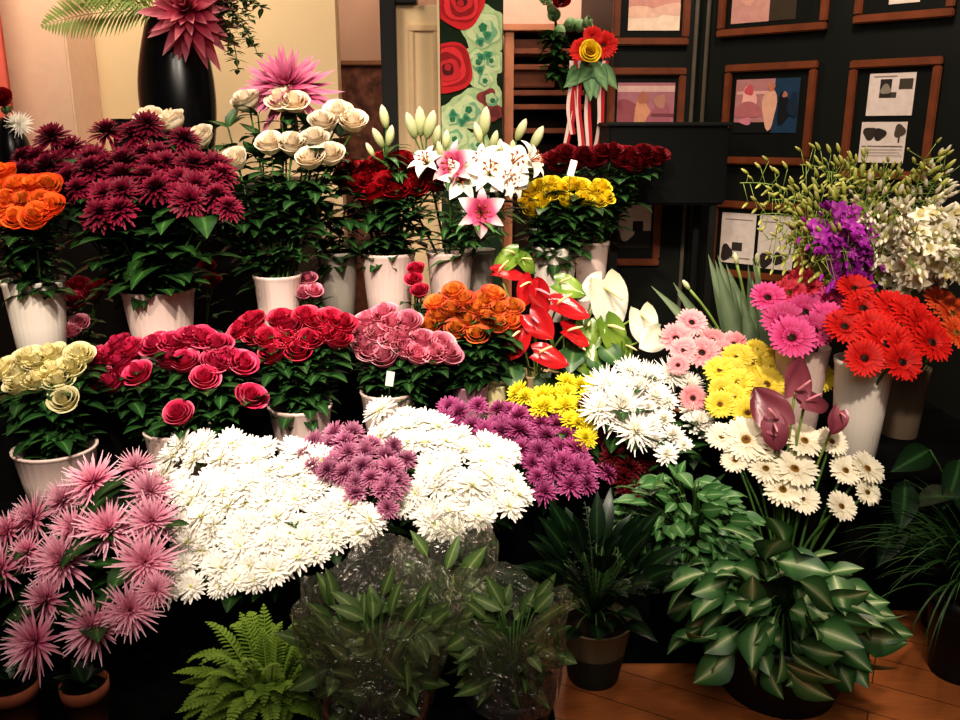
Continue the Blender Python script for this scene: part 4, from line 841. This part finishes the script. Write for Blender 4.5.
# ---- gerberas on the right
GK = dict(leaves=0, camw=1.15, upw=.2, stemr=.004)
b = bk_(695, 2.55, 'black bucket under the pink gerberas', h=.4, r=.07)
bunch('gerb_gpink', [(692, 322, 34), (676, 338, 36), (702, 352, 40), (684, 350, 30), (678, 365, 24), (713, 340, 30), (734, 344, 32), (693, 398, 30), (724, 350, 24)], 2.5, b, 34, 'pink gerbera', 'pink gerbera cluster', 'gerbera', 'gerbera', 'pink gerberas', **GK)
b = bk_(745, 2.4, 'black bucket under the yellow gerberas', h=.36, r=.08)
bunch('gerb_gyellow', [(737, 357, 34), (752, 362, 38), (767, 384, 42), (720, 370, 34), (738, 382, 34), (722, 390, 30), (720, 404, 32), (748, 412, 36), (778, 358, 32), (822, 377, 34), (752, 388, 34), (732, 370, 30), (768, 362, 30), (757, 350, 28), (734, 396, 28)], 2.33, b, 34, 'yellow gerbera', 'yellow cluster', 'gerbera', 'gerbera', 'yellow gerberas', **GK)
b = bk_(790, 2.02, 'black bucket under the cream white gerberas', h=.22, r=.09)
items = [(746, 439, 52), (805, 440, 42), (795, 468, 48), (722, 436, 34), (766, 468, 38), (764, 448, 32), (832, 441, 36), (846, 470, 36), (868, 468, 40), (783, 489, 44), (802, 498, 38), (842, 506, 34), (868, 492, 30), (735, 460, 30)]
bunch('gerb_ivory', items, 2.08, b, 40, 'cream white gerbera', 'cream white bunch', 'gerbera', 'gerbera', 'cream white gerberas', slope=.6, **GK)
ab2 = lambda: V((at(785, 450, 2.14).x+R.uniform(-.03, .03), 2.12, .12))
anthurium('dusky mauve anthurium, largest of those among cream gerberas', 772, 412, 2.1, 50, 'anthmauve', (-.35, -.9, .3), (-.6, 0, .75), ab2(), .22, SPXP)
anthurium('dusky mauve anthurium pointing up before the pink gerbera vase', 797, 383, 2.12, 46, 'anthmauve', (.3, -.9, .2), (.35, 0, .9), ab2(), .22, SPXP)
anthurium('pale mauve anthurium turned right beside the yellow gerbera', 811, 402, 2.1, 38, 'anthmauve', (.2, -.6, .75), (.9, 0, .2), ab2(), .22, SPXP)
anthurium('lowest mauve anthurium pointing down among the cream gerberas', 775, 430, 2.08, 36, 'anthmauve', (-.2, -.9, .4), (.2, 0, -1), ab2(), .22, SPXP)
anthurium('small dark mauve anthurium with long pale tail before white vase', 838, 418, 2.05, 30, 'anthmauve', (.3, -.8, .5), (-.5, 0, -.9), ab2(), .22, SPXP)
b = bucket(803, 346, 2.36, 52, .30, pw_, 'pale pink vase of magenta gerberas'); b0 = b
bunch('gerb_gmagenta', [(792, 337, 50), (783, 320, 46), (806, 312, 46), (833, 303, 42), (828, 318, 40), (768, 297, 38), (815, 330, 40)], 2.3, b, 44, 'magenta gerbera', 'magenta bunch', 'gerbera', 'gerbera', 'magenta gerberas', **GK)
bunch('gerb_gcrimson', [(803, 284, 42), (790, 292, 36)], 2.42, b, 40, 'dusky crimson gerbera', 'behind the magenta ones', 'gerbera', 'gerbera', 'crimson gerberas', **GK)
b = bucket(865, 359, 2.26, 56, .30, wp_, 'white vase of red gerberas in front at right')
bunch('gerb_gred', [(845, 326, 44), (864, 308, 46), (887, 342, 54), (923, 327, 48), (893, 307, 42), (873, 328, 44), (865, 358, 42), (903, 362, 42), (933, 342, 46), (855, 288, 40), (910, 312, 44), (905, 345, 44)], 2.2, b, 46, 'red gerbera', 'red bunch', 'gerbera', 'gerbera', 'red gerberas', **GK)
b = bucket(908, 366, 2.42, 42, .30, mat('brown_plastic', K('6c5c4c'), .5, .3, noise=.05), 'dull brown vase behind the white vase of red gerberas')
bunch('gerb_gorange', [(953, 312, 44), (957, 332, 40), (940, 300, 38)], 2.36, b, 42, 'orange-red gerbera', 'far right edge', 'gerbera', 'gerbera', 'orange gerberas', **GK)
# ---- dendrobium orchid sprays
bo = fbucket(872, 2.62, .42, .3, .08, 'black bucket under the orchid sprays behind the red gerberas')
OM = {c: orchid_mesh(1).mesh('floret', G[c]) for c in ('orchgreen', 'orchpurple', 'orchwhite')}
M = MB(); M.lathe([(.02, 0), (.14, .2), (.16, .5), (.1, .85), (.01, 1)], 8); OB = {c: M.mesh('bud', G[c]) for c in ('orchgreen', 'orchpurple', 'orchwhite')}
def orchid(label, tx, ty, Y, c, cb, nf=10, nb=10, r=.030, sag=.12, start=.4, br=.042):
    base = V((bo['c'].x+R.uniform(-.05, .05), bo['c'].y+R.uniform(-.05, .05), bo['rim']-.2)); T = at(tx, ty, Y)
    root = thing('orchid_spray', label, 'orchid', base); d = T-base
    pts = bez(V((0, 0, 0)), V((d.x*.35, d.y*.35, d.z*.85+sag)), d, 26); M = MB(); M.tube(pts, [.0035-.002*i/26 for i in range(27)], 5)
    n = nf+nb
    for i in range(n):
        s = start+(1-start)*(i/n); k = min(25, int(s*26)); p = pts[k].lerp(pts[k+1], s*26-k); tn = (pts[k+1]-pts[k]).normalized(); sd = tn.cross(V((0, -1, .3))).normalized()*(1 if i % 2 else -1)
        q = p+sd*R.uniform(.012, .055)+V((R.uniform(-.02, .02), R.uniform(-.03, .01), R.uniform(-.025, .025))); M.tube([p, q], .0012, 4)
        if i < nf: o = link('floret', OM[c], root); put(o, root, q+base, frame(sd*.6+V((R.uniform(-.4, .4), -.8, R.uniform(-.1, .4)))), r*R.uniform(.8, 1.15))
        else: o = link('bud', OB[cb], root); put(o, root, q+base, frame(sd*.7+tn+V((0, -.3, 0))), br*R.uniform(.8, 1.2)*(1.1-.5*(i-nf)/max(1, nb)))
    M.build('stem', G['paleleafstem'], root)
NM = 1.7
g_, w_, p_ = 'orchgreen', 'orchwhite', 'orchpurple'
for a in ((740, 183, 2.5, g_, g_, 4, 20, 'green orchid spray reaching farthest left toward black cabinet'), (757, 215, 2.4, g_, g_, 10, 12, 'green orchid spray drooping low left above the tulip leaves'), (765, 240, 2.38, g_, g_, 10, 10, 'lowest yellow-green orchid spray at left of the orchids'), (800, 165, 2.6, g_, g_, 4, 20, 'budded green orchid spray rising to the framed photo of figures'), (772, 200, 2.5, g_, g_, 6, 16, 'green orchid spray between the leftmost and the upright ones'),
          (770, 258, 2.36, g_, g_, 10, 14, 'short yellow-green orchid spray hanging before the two white pages'), (788, 248, 2.34, g_, g_, 12, 10, 'yellow-green orchid spray just left of the violet cluster'), (790, 222, 2.42, g_, g_, 8, 16, 'green orchid spray above left of the violet cluster'), (858, 205, 2.4, g_, w_, 6, 18, 'pale green orchid spray between violet and white orchids'),
          (825, 172, 2.55, g_, g_, 4, 18, 'green orchid spray pointing up between two picture frames'), (848, 168, 2.6, g_, g_, 4, 18, 'green orchid spray rising before the frame with two pages'), (882, 178, 2.55, g_, g_, 4, 18, 'green orchid spray just right of the two page frame bottom'), (925, 160, 2.5, g_, g_, 4, 18, 'tall green orchid spray at upper right beside the frame'), (950, 175, 2.5, g_, w_, 4, 18, 'pale green orchid spray at the right picture edge')):
    orchid(a[7], a[0], a[1], a[2], a[3], a[4], int(a[5]*1.3), int(a[6]*2.1))
for a in ((800, 238, 2.34, 12, 3, 'purple orchid spray, left one of the violet cluster'), (818, 220, 2.4, 10, 4, 'purple orchid spray, topmost of the violet cluster'), (812, 262, 2.32, 12, 2, 'purple orchid spray, lowest of the violet cluster'), (840, 252, 2.34, 12, 3, 'purple orchid spray at right of the violet cluster')):
    orchid(a[5], a[0], a[1], a[2], p_, p_, a[3]+12, a[4]+4, .030, .1, .55)
for a in ((893, 215, 2.4, 10, 10, 'white orchid spray with cream buds, left of the white orchids'), (915, 235, 2.3, 14, 4, 'white orchid spray above the red gerberas'), (935, 205, 2.4, 12, 8, 'white orchid spray rising highest of the white ones'), (950, 240, 2.3, 14, 4, 'white orchid spray at right edge, middle height'), (962, 262, 2.22, 16, 3, 'white orchid spray drooping lowest at the right edge'), (905, 262, 2.26, 12, 4, 'white orchid spray hanging down onto the red gerberas'), (870, 240, 2.4, 4, 14, 'cream budded orchid spray right beside the purple ones'), (970, 225, 2.35, 14, 4, 'white orchid spray cut by the right picture edge')):
    orchid(a[5], a[0], a[1], a[2], w_, w_, int(a[3]*1.9)+4, int(a[4]*2), .031, .1, .5)
# ---- tulips behind the pink gerberas
bt_ = fbucket(745, 2.8, .32, .2, .07, 'black bucket under the unopened tulips')
for i, (px, py, lp, l) in enumerate(((690, 290, 1, 'unopened tulip leaning far left above the pink gerberas'), (737, 265, 0, 'unopened tulip standing upright, left of the upright pair'), (758, 266, 0, 'unopened tulip standing upright beside the green orchids'))):
    base = V((bt_['c'].x+(i-1)*.03, 2.8, .4)); P = at(px, py, 2.75); rt = thing('tulip', l, 'tulip', base); d = P-base; M = MB(); M.tube(bez(V((0, 0, 0)), V((d.x*.3, d.y*.3, d.z*.6)), d, 8), .005, 6); M.build('stem', G['paleleafstem'], rt)
    o = link('bud', BUD, rt); put(o, rt, P, frame(V((d.x, d.y, d.z*.7))), .026); M = MB()
    for k in range(7):
        dd = V((d.x+R.uniform(-.14, .14), d.y+R.uniform(-.1, .05), d.z*R.uniform(.7, 1.1))); leaf(M, V((0, 0, 0)), dd, V((R.uniform(-.5, .5), -.9, .3)), dd.length*R.uniform(.85, 1.12), .034, R.uniform(-.1, .5), .45, p_leaf, 8)
    M.build('foliage', ramp_mat('tulip_leaf', [(0, K('8c9c7c')), (1, K('6c8060'))], trans=.1), rt)
# ================================================================== POTTED PLANTS IN FRONT
def leafmat(k, stops, **kw): G[k] = ramp_mat(k, [(p, K(h)) for p, h in stops], **kw)
leafmat('fernleaf', [(0, '9cb450'), (1, '709834')], trans=.15)
leafmat('syngonium', [(0, 'd0d8b0'), (.10, 'a0b484'), (.35, '547c48'), (1, '28542a')], rough=.35, spec=.4, trans=.08, rand=.3)
leafmat('shrubleaf', [(0, '98b080'), (.15, '507c48'), (1, '34602f')], rough=.35, spec=.4, trans=.08)
leafmat('darkleaf', [(0, '30502c'), (.2, '142c14'), (1, '0c200e')], rough=.35, spec=.4, trans=.05)
leafmat('wrapleaf', [(0, '94a06c'), (.2, '5c7440'), (1, '40582c')], rough=.45, spec=.3, trans=.15, rand=.3)
leafmat('grass', [(0, '3c5c30'), (1, '1a3416')], rough=.4, trans=.1)
G['soil'] = mat('soil', (.015, .009, .005), .95, .05, noise=.5, nscale=60)
def potplant(name, label, X, Y, h, r, m, cat='potted plant', rimband=True, taper=.7, z0=0):
    root = thing(name, label, cat, (X, Y, z0)); M = MB()
    prof = [(.001, 0), (r*taper, 0), (r*taper, .004), (r*.95, h*.78), (r*.96, h*.78), (r, h*.79), (r*1.02, h), (r*.93, h), (r*.9, h*.8), (r*taper*.9, .03), (.001, .03)]
    M.lathe(prof, 48); M.build('pot', m, root); M = MB(); M.lathe([(.001, h*.9), (r*.92, h*.88)], 24); M.build('soil', G['soil'], root)
    return root
def stemleaf(F, S, base, P, n, L, W, d, **kw):
    S.tube(bez(base, base.lerp(P, .4)+V((0, 0, .06)), P, 5), .0022, 5); leaf(F, P, d, n, L, W, **kw)
# boston fern, bottom left
q = at(262, 712, 1.62); root = potplant('potted_fern', 'bright green feathery fern in a small terracotta pot at bottom front', q.x, 1.68, q.z+.02, .075, G['terra']); M = MB()
for i in range(95):
    a = R.uniform(0, 2*PI); el = R.uniform(.25, 1.4); L = R.uniform(.09, .205); frond(M, V((.03*math.cos(a), .03*math.sin(a), q.z)), V((math.cos(a)*math.cos(el), math.sin(a)*math.cos(el)-.05, math.sin(el))), L, R.uniform(.4, 1.1), 20, .030, .0065)
M.build('foliage', G['fernleaf'], root)
# two terracotta pots at the lower left corner
for px, lab in ((12, 'terracotta pot at the extreme lower left corner'), (84, 'terracotta pot below the pink spider chrysanthemums')):
    q = at(px, 682, 1.62); root = potplant('terracotta_pot', lab, q.x, 1.62, q.z, .055 if px < 50 else .05, G['terra'], 'pot'); M = MB()
    for i in range(14): leaf(M, V((0, 0, q.z*.9)), rdir()+V((0, 0, R.uniform(.5, 1.5))), Z, .07, .02, .6, .2)
    M.build('foliage', G['darkleaf'], root)
# cellophane wrapped plants
def celmat():
    m = bpy.data.materials.new('cellophane'); m.use_nodes = True; nt = m.node_tree; N = nt.nodes; L = nt.links
    for n in list(N):
        if n.type != 'OUTPUT_MATERIAL': N.remove(n)
    out = [n for n in N][0]; tr = N.new('ShaderNodeBsdfTransparent'); gl = N.new('ShaderNodeBsdfGlossy'); gl.inputs['Roughness'].default_value = .24; gl.inputs['Color'].default_value = (1, .95, .88, 1)
    tr.inputs['Color'].default_value = (.93, .93, .9, 1); mx = N.new('ShaderNodeMixShader'); fr = N.new('ShaderNodeLayerWeight'); fr.inputs['Blend'].default_value = .35
    mr = N.new('ShaderNodeMapRange'); mr.inputs['To Min'].default_value = .08; mr.inputs['To Max'].default_value = .60; L.new(fr.outputs['Fresnel'], mr.inputs['Value'])
    tc = N.new('ShaderNodeTexCoord'); nz = N.new('ShaderNodeTexNoise'); nz.inputs['Scale'].default_value = 22; nz.inputs['Detail'].default_value = 3; nz.inputs['Distortion'].default_value = 1.5
    bp = N.new('ShaderNodeBump'); bp.inputs['Strength'].default_value = 1; bp.inputs['Distance'].default_value = .04
    L.new(tc.outputs['Object'], nz.inputs['Vector']); L.new(nz.outputs['Fac'], bp.inputs['Height']); L.new(bp.outputs['Normal'], gl.inputs['Normal']); L.new(bp.outputs['Normal'], fr.inputs['Normal'])
    L.new(mr.outputs['Result'], mx.inputs['Fac']); L.new(tr.outputs['BSDF'], mx.inputs[1]); L.new(gl.outputs['BSDF'], mx.inputs[2]); df = N.new('ShaderNodeBsdfDiffuse'); df.inputs['Color'].default_value = (.8, .78, .7, 1); m2 = N.new('ShaderNodeMixShader'); m2.inputs['Fac'].default_value = .05; L.new(mx.outputs['Shader'], m2.inputs[1]); L.new(df.outputs['BSDF'], m2.inputs[2]); L.new(m2.outputs['Shader'], out.inputs['Surface']); return m
CEL = celmat()
def wrapped(label, px, rpy, Y, rw, topr, topz, m, n=60, lean=0, lw=.022, ll=.15, short=0):
    q = at(px, rpy, Y); root = potplant('wrapped_plant', label, q.x, Y, q.z, rw, m); h = q.z; F = MB(); S = MB()
    for i in range(n):
        a = R.uniform(0, 2*PI); rr = math.sqrt(R.random()); t = R.uniform(.1, .95); zz = h+(topz-h)*t*.75; ra = (rw+(topr-rw)*t)*rr*.85
        P = V((ra*math.cos(a)+lean*t, ra*math.sin(a), zz)); d = V((math.cos(a)*.6+R.uniform(-.4, .4), math.sin(a)*.5-.2, R.uniform(-.4, 1.1)))
        stemleaf(F, S, V((P.x*.2, P.y*.2, h*.9)), P, V((-math.cos(a)*.3+R.uniform(-.7, .7), -.6, .5+R.uniform(-.6, .6))), ll*R.uniform(.7, 1.2), lw*R.uniform(.8, 1.3), d, droop=R.uniform(.1, .8), fold=.2)
    F.build('foliage', G['wrapleaf'], root); S.build('stem', G['stem'], root)
    rows = []; n2 = 72
    for i in range(15):
        s = i/14; r = rw*1.06+(topr-rw*1.06)*s**.8; row = []
        for k in range(n2):
            a = 2*PI*k/n2; wv = (.05*math.sin(3*a+s*3+px)+.035*math.sin(7*a-s*5)+.03*math.sin(13*a+s*9)+.02*math.sin(23*a+s*14))*min(1, s*2+.25)
            row.append(V((lean*s+r*(1+wv)*math.cos(a), r*(1+wv)*math.sin(a), h*.82+(topz-h*.82)*s*(1+.10*math.sin(2*a+px)*s+.06*math.sin(5*a)*s))))
        rows.append(row)
    M = MB(); M.grid(rows, None, True); M.build('cellophane_sleeve', CEL, root); return root
wrapped('leafy plant wrapped in clear cellophane in terracotta pot, front centre', 376, 700, 1.56, .11, .165, .40, G['terra'], 150, 0, .016, .08)
wrapped('smaller cellophane wrapped plant in black pot right of the terracotta one', 512, 682, 1.60, .095, .12, .36, G['black_pl'], 115, .0, .015, .072)
wrapped('shadowed cellophane wrapped plant behind the front two wrapped ones', 446, 640, 1.84, .09, .12, .36, G['black_pl'], 50, 0, .018, .09)
# dark two tone nursery pot with broad leaves
q = at(595, 618, 1.83); r = 76/2/F_PX*depth(595, 618, 1.8)
root = thing('nursery_pot_plant', 'dark two tone nursery pot of dark leaves on the wooden floor', 'potted plant', (q.x, 1.83, 0)); h = q.z; twot = bpy.data.materials.new('two_tone_pot'); twot = ramp_mat('two_tone_pot', [(0, K('2c3028')), (.52, K('30342c')), (.54, K('6c6650')), (1, K('7c7058'))], trans=0, rand=0, attr='t')
M = MB(); pr = [(.001, 0), (r*.66, 0), (r*.68, .004), (r*.84, h*.5), (r*.85, h*.56), (r*.99, h*.97), (r*1.03, h), (r*.96, h), (r*.8, h*.6), (.001, h*.6)]; M.lathe(pr, 48, ts=[0, 0, 0, .5, .56, 1, 1, 1, .6, .6]); M.build('pot', twot, root)
M = MB(); M.lathe([(.001, h*.9), (r*.92, h*.88)], 24); M.build('soil', G['soil'], root); F = MB(); S = MB()
for i in range(56):
    a = R.uniform(0, 2*PI); el = R.uniform(.1, 1.3); d = V((math.cos(a)*math.cos(el), math.sin(a)*math.cos(el), math.sin(el))); P = V((0, 0, h))+V((d.x*.13, d.y*.12-.01, d.z*.2))
    stemleaf(F, S, V((0, 0, h*.9)), P, V((-d.x*.3, -.5, .8)), R.uniform(.09, .15), R.uniform(.018, .03), d+V((0, -.2, .1)), droop=R.uniform(.2, 1), fold=.2)
for i in range(14):
    a = R.uniform(0, 2*PI); frond(F, V((0, 0, h)), V((math.cos(a)*.5+.2, math.sin(a)*.5-.1, 1)), R.uniform(.2, .3), .6, 16, .03, .006)
F.build('foliage', G['darkleaf'], root); S.build('stem', G['stem'], root)
# small leaved shrub
def shrub(name, label, px, Y, ph, pr_, cx, cy, cY, rx, ry, rz, n, L, W, m, pm, prof=p_leaf, nv=1, lean=None, wav=0, droop=(.2, .9), rn=.3, fmin=.6):
    X = at(px, 600, Y).x; root = potplant(name, label, X, Y, ph, pr_, pm); c = at(cx, cy, cY)-V((X, Y, 0)); F = MB(); S = MB()
    for i in range(n):
        z = R.uniform(-.55, 1); a = R.uniform(0, 2*PI); q = math.sqrt(1-z*z); d = V((q*math.cos(a), q*math.sin(a), z))
        if d.y > .55: d.y = -d.y
        f = R.uniform(fmin, 1.0)**.6; P = c+V((d.x*rx*f, d.y*ry*f, d.z*rz*f)); dn = V((d.x, d.y, d.z*.6+.25))
        dl = (V((d.x*.9+R.uniform(-rn, rn)*.8, d.y*.6-.2+R.uniform(-rn, rn)*.3, d.z*.4-.2+R.uniform(-rn, rn)*.6)))
        s_ = R.uniform(.65, 1.2); stemleaf(F, S, V((0, 0, ph*.9)), P, dn+V((R.uniform(-rn, rn), -.4+R.uniform(-rn, rn), .2+R.uniform(-rn, rn))), L*s_, W*s_, dl, droop=R.uniform(*droop), fold=.18, prof=prof, nu=7, nv=nv, wav=wav)
    F.build('foliage', m, root); S.build('stem', G['stem'], root); return root
shrub('potted_shrub', 'bushy small leaved green shrub in black pot below the button chrysanthemums', 690, 2.0, .26, .13, 680, 530, 2.0, .16, .14, .15, 230, .062, .018, G['shrubleaf'], G['black_pl'], rn=.5)
def p_arrow(s): return (.62*min(1, s*5) if s < .2 else .62+.38*math.sin(PI*min(.5, (s-.2)*1.6))) if s < .45 else max(.02, 1-((s-.45)/.55)**1.4)
shrub('syngonium', 'broad arrow leaved plant with pale veins in black pot at front right', 785, 1.80, .2, .19, 775, 610, 1.74, .20, .17, .17, 105, .108, .036, G['syngonium'], G['black_pl'], p_arrow, 4, rn=1.1, fmin=.25)
# grass like plant and dark leaves at right edge
X = at(968, 600, 1.85).x; root = potplant('grass_plant', 'arching thin bladed grass plant at lower right edge', X, 1.85, .22, .09, G['black_pl']); M = MB()
for i in range(260):
    a = R.uniform(0, 2*PI); el = R.uniform(.3, 1.3); leaf(M, V((.03*math.cos(a), .03*math.sin(a), .2)), V((math.cos(a)*math.cos(el), math.sin(a)*math.cos(el)-.1, math.sin(el))), Z, R.uniform(.22, .4), .0032, R.uniform(1.5, 3.0), .3, p_leaf, 10)
M.build('foliage', G['grass'], root)
X = at(955, 520, 2.1).x; root = potplant('broadleaf_plant', 'large dark broad leaves in shadow at the right edge above the grass plant', X, 2.05, .28, .10, G['black_pl']); F = MB(); S = MB()
for px, py in ((930, 450), (905, 480), (935, 490), (900, 515), (945, 520), (960, 460), (980, 490), (930, 540), (970, 540), (915, 500), (950, 480)):
    P = at(px, py, 2.0)-V((X, 2.05, 0)); stemleaf(F, S, V((0, 0, .25)), P, V((0, -.7, .6)), R.uniform(.12, .17), .035, V((R.uniform(-.7, .5), -.4, R.uniform(-.6, .3))), droop=.6, fold=.15, nu=8)
F.build('foliage', G['darkleaf'], root); S.build('stem', G['stem'], root)
# ================================================================== LIGHT
def area(name, loc, tgt, size, power, col, spread=180):
    d = bpy.data.lights.new(name, 'AREA'); d.size = size; d.energy = power; d.color = col; d.spread = math.radians(spread)
    o = bpy.data.objects.new(name, d); C.objects.link(o); o.location = loc; o.rotation_euler = (V(tgt)-V(loc)).to_track_quat('-Z', 'Y').to_euler(); return o
def spot(name, loc, tgt, power, col, ang, blend=.8, rad=.08):
    d = bpy.data.lights.new(name, 'SPOT'); d.energy = power; d.color = col; d.spot_size = math.radians(ang); d.spot_blend = blend; d.shadow_soft_size = rad
    o = bpy.data.objects.new(name, d); C.objects.link(o); o.location = loc; o.rotation_euler = (V(tgt)-V(loc)).to_track_quat('-Z', 'Y').to_euler(); return o
WARM = (1, .87, .72)
spot('ceiling_spot_front', (-.3, .45, 2.6), (-.3, 2.8, .75), 330, WARM, 58, .9)
spot('ceiling_spot_right', (.6, .4, 2.5), (.9, 2.6, .65), 190, WARM, 50, .9)
spot('ceiling_spot_left', (-1.1, .4, 2.6), (-1.15, 2.6, .7), 190, WARM, 54, .9)
spot('ceiling_spot_rear', (.1, 1.8, 3.1), (-.1, 3.0, .95), 130, WARM, 60)
area('wall_wash', (-1.7, 3.3, 3.1), (-1.9, 4.6, 1.8), .9, 46, (1, .86, .68))
area('back_room_light', (.3, 4.5, 3.1), (.2, 5.3, 1.2), .7, 38, (1, .82, .7))
area('recess_light', (-.6, 5.7, 3.1), (-.6, 6.5, 1.2), .5, 14, (1, .8, .65))
area('frame_light', (1.0, 2.5, 3.1), (1.5, 3.5, 1.5), .5, 40, (1, .8, .65))
area('room_fill', (0, -.4, 2.6), (0, 2.2, .6), 1.6, 27, (1, .9, .8))
w = bpy.data.worlds.new('world'); bpy.context.scene.world = w; w.use_nodes = True
w.node_tree.nodes['Background'].inputs[0].default_value = (.9, .8, .75, 1); w.node_tree.nodes['Background'].inputs[1].default_value = .012
sc_ = bpy.context.scene; sc_.view_settings.view_transform = 'Standard'; sc_.view_settings.look = 'Medium High Contrast'; sc_.view_settings.exposure = .15
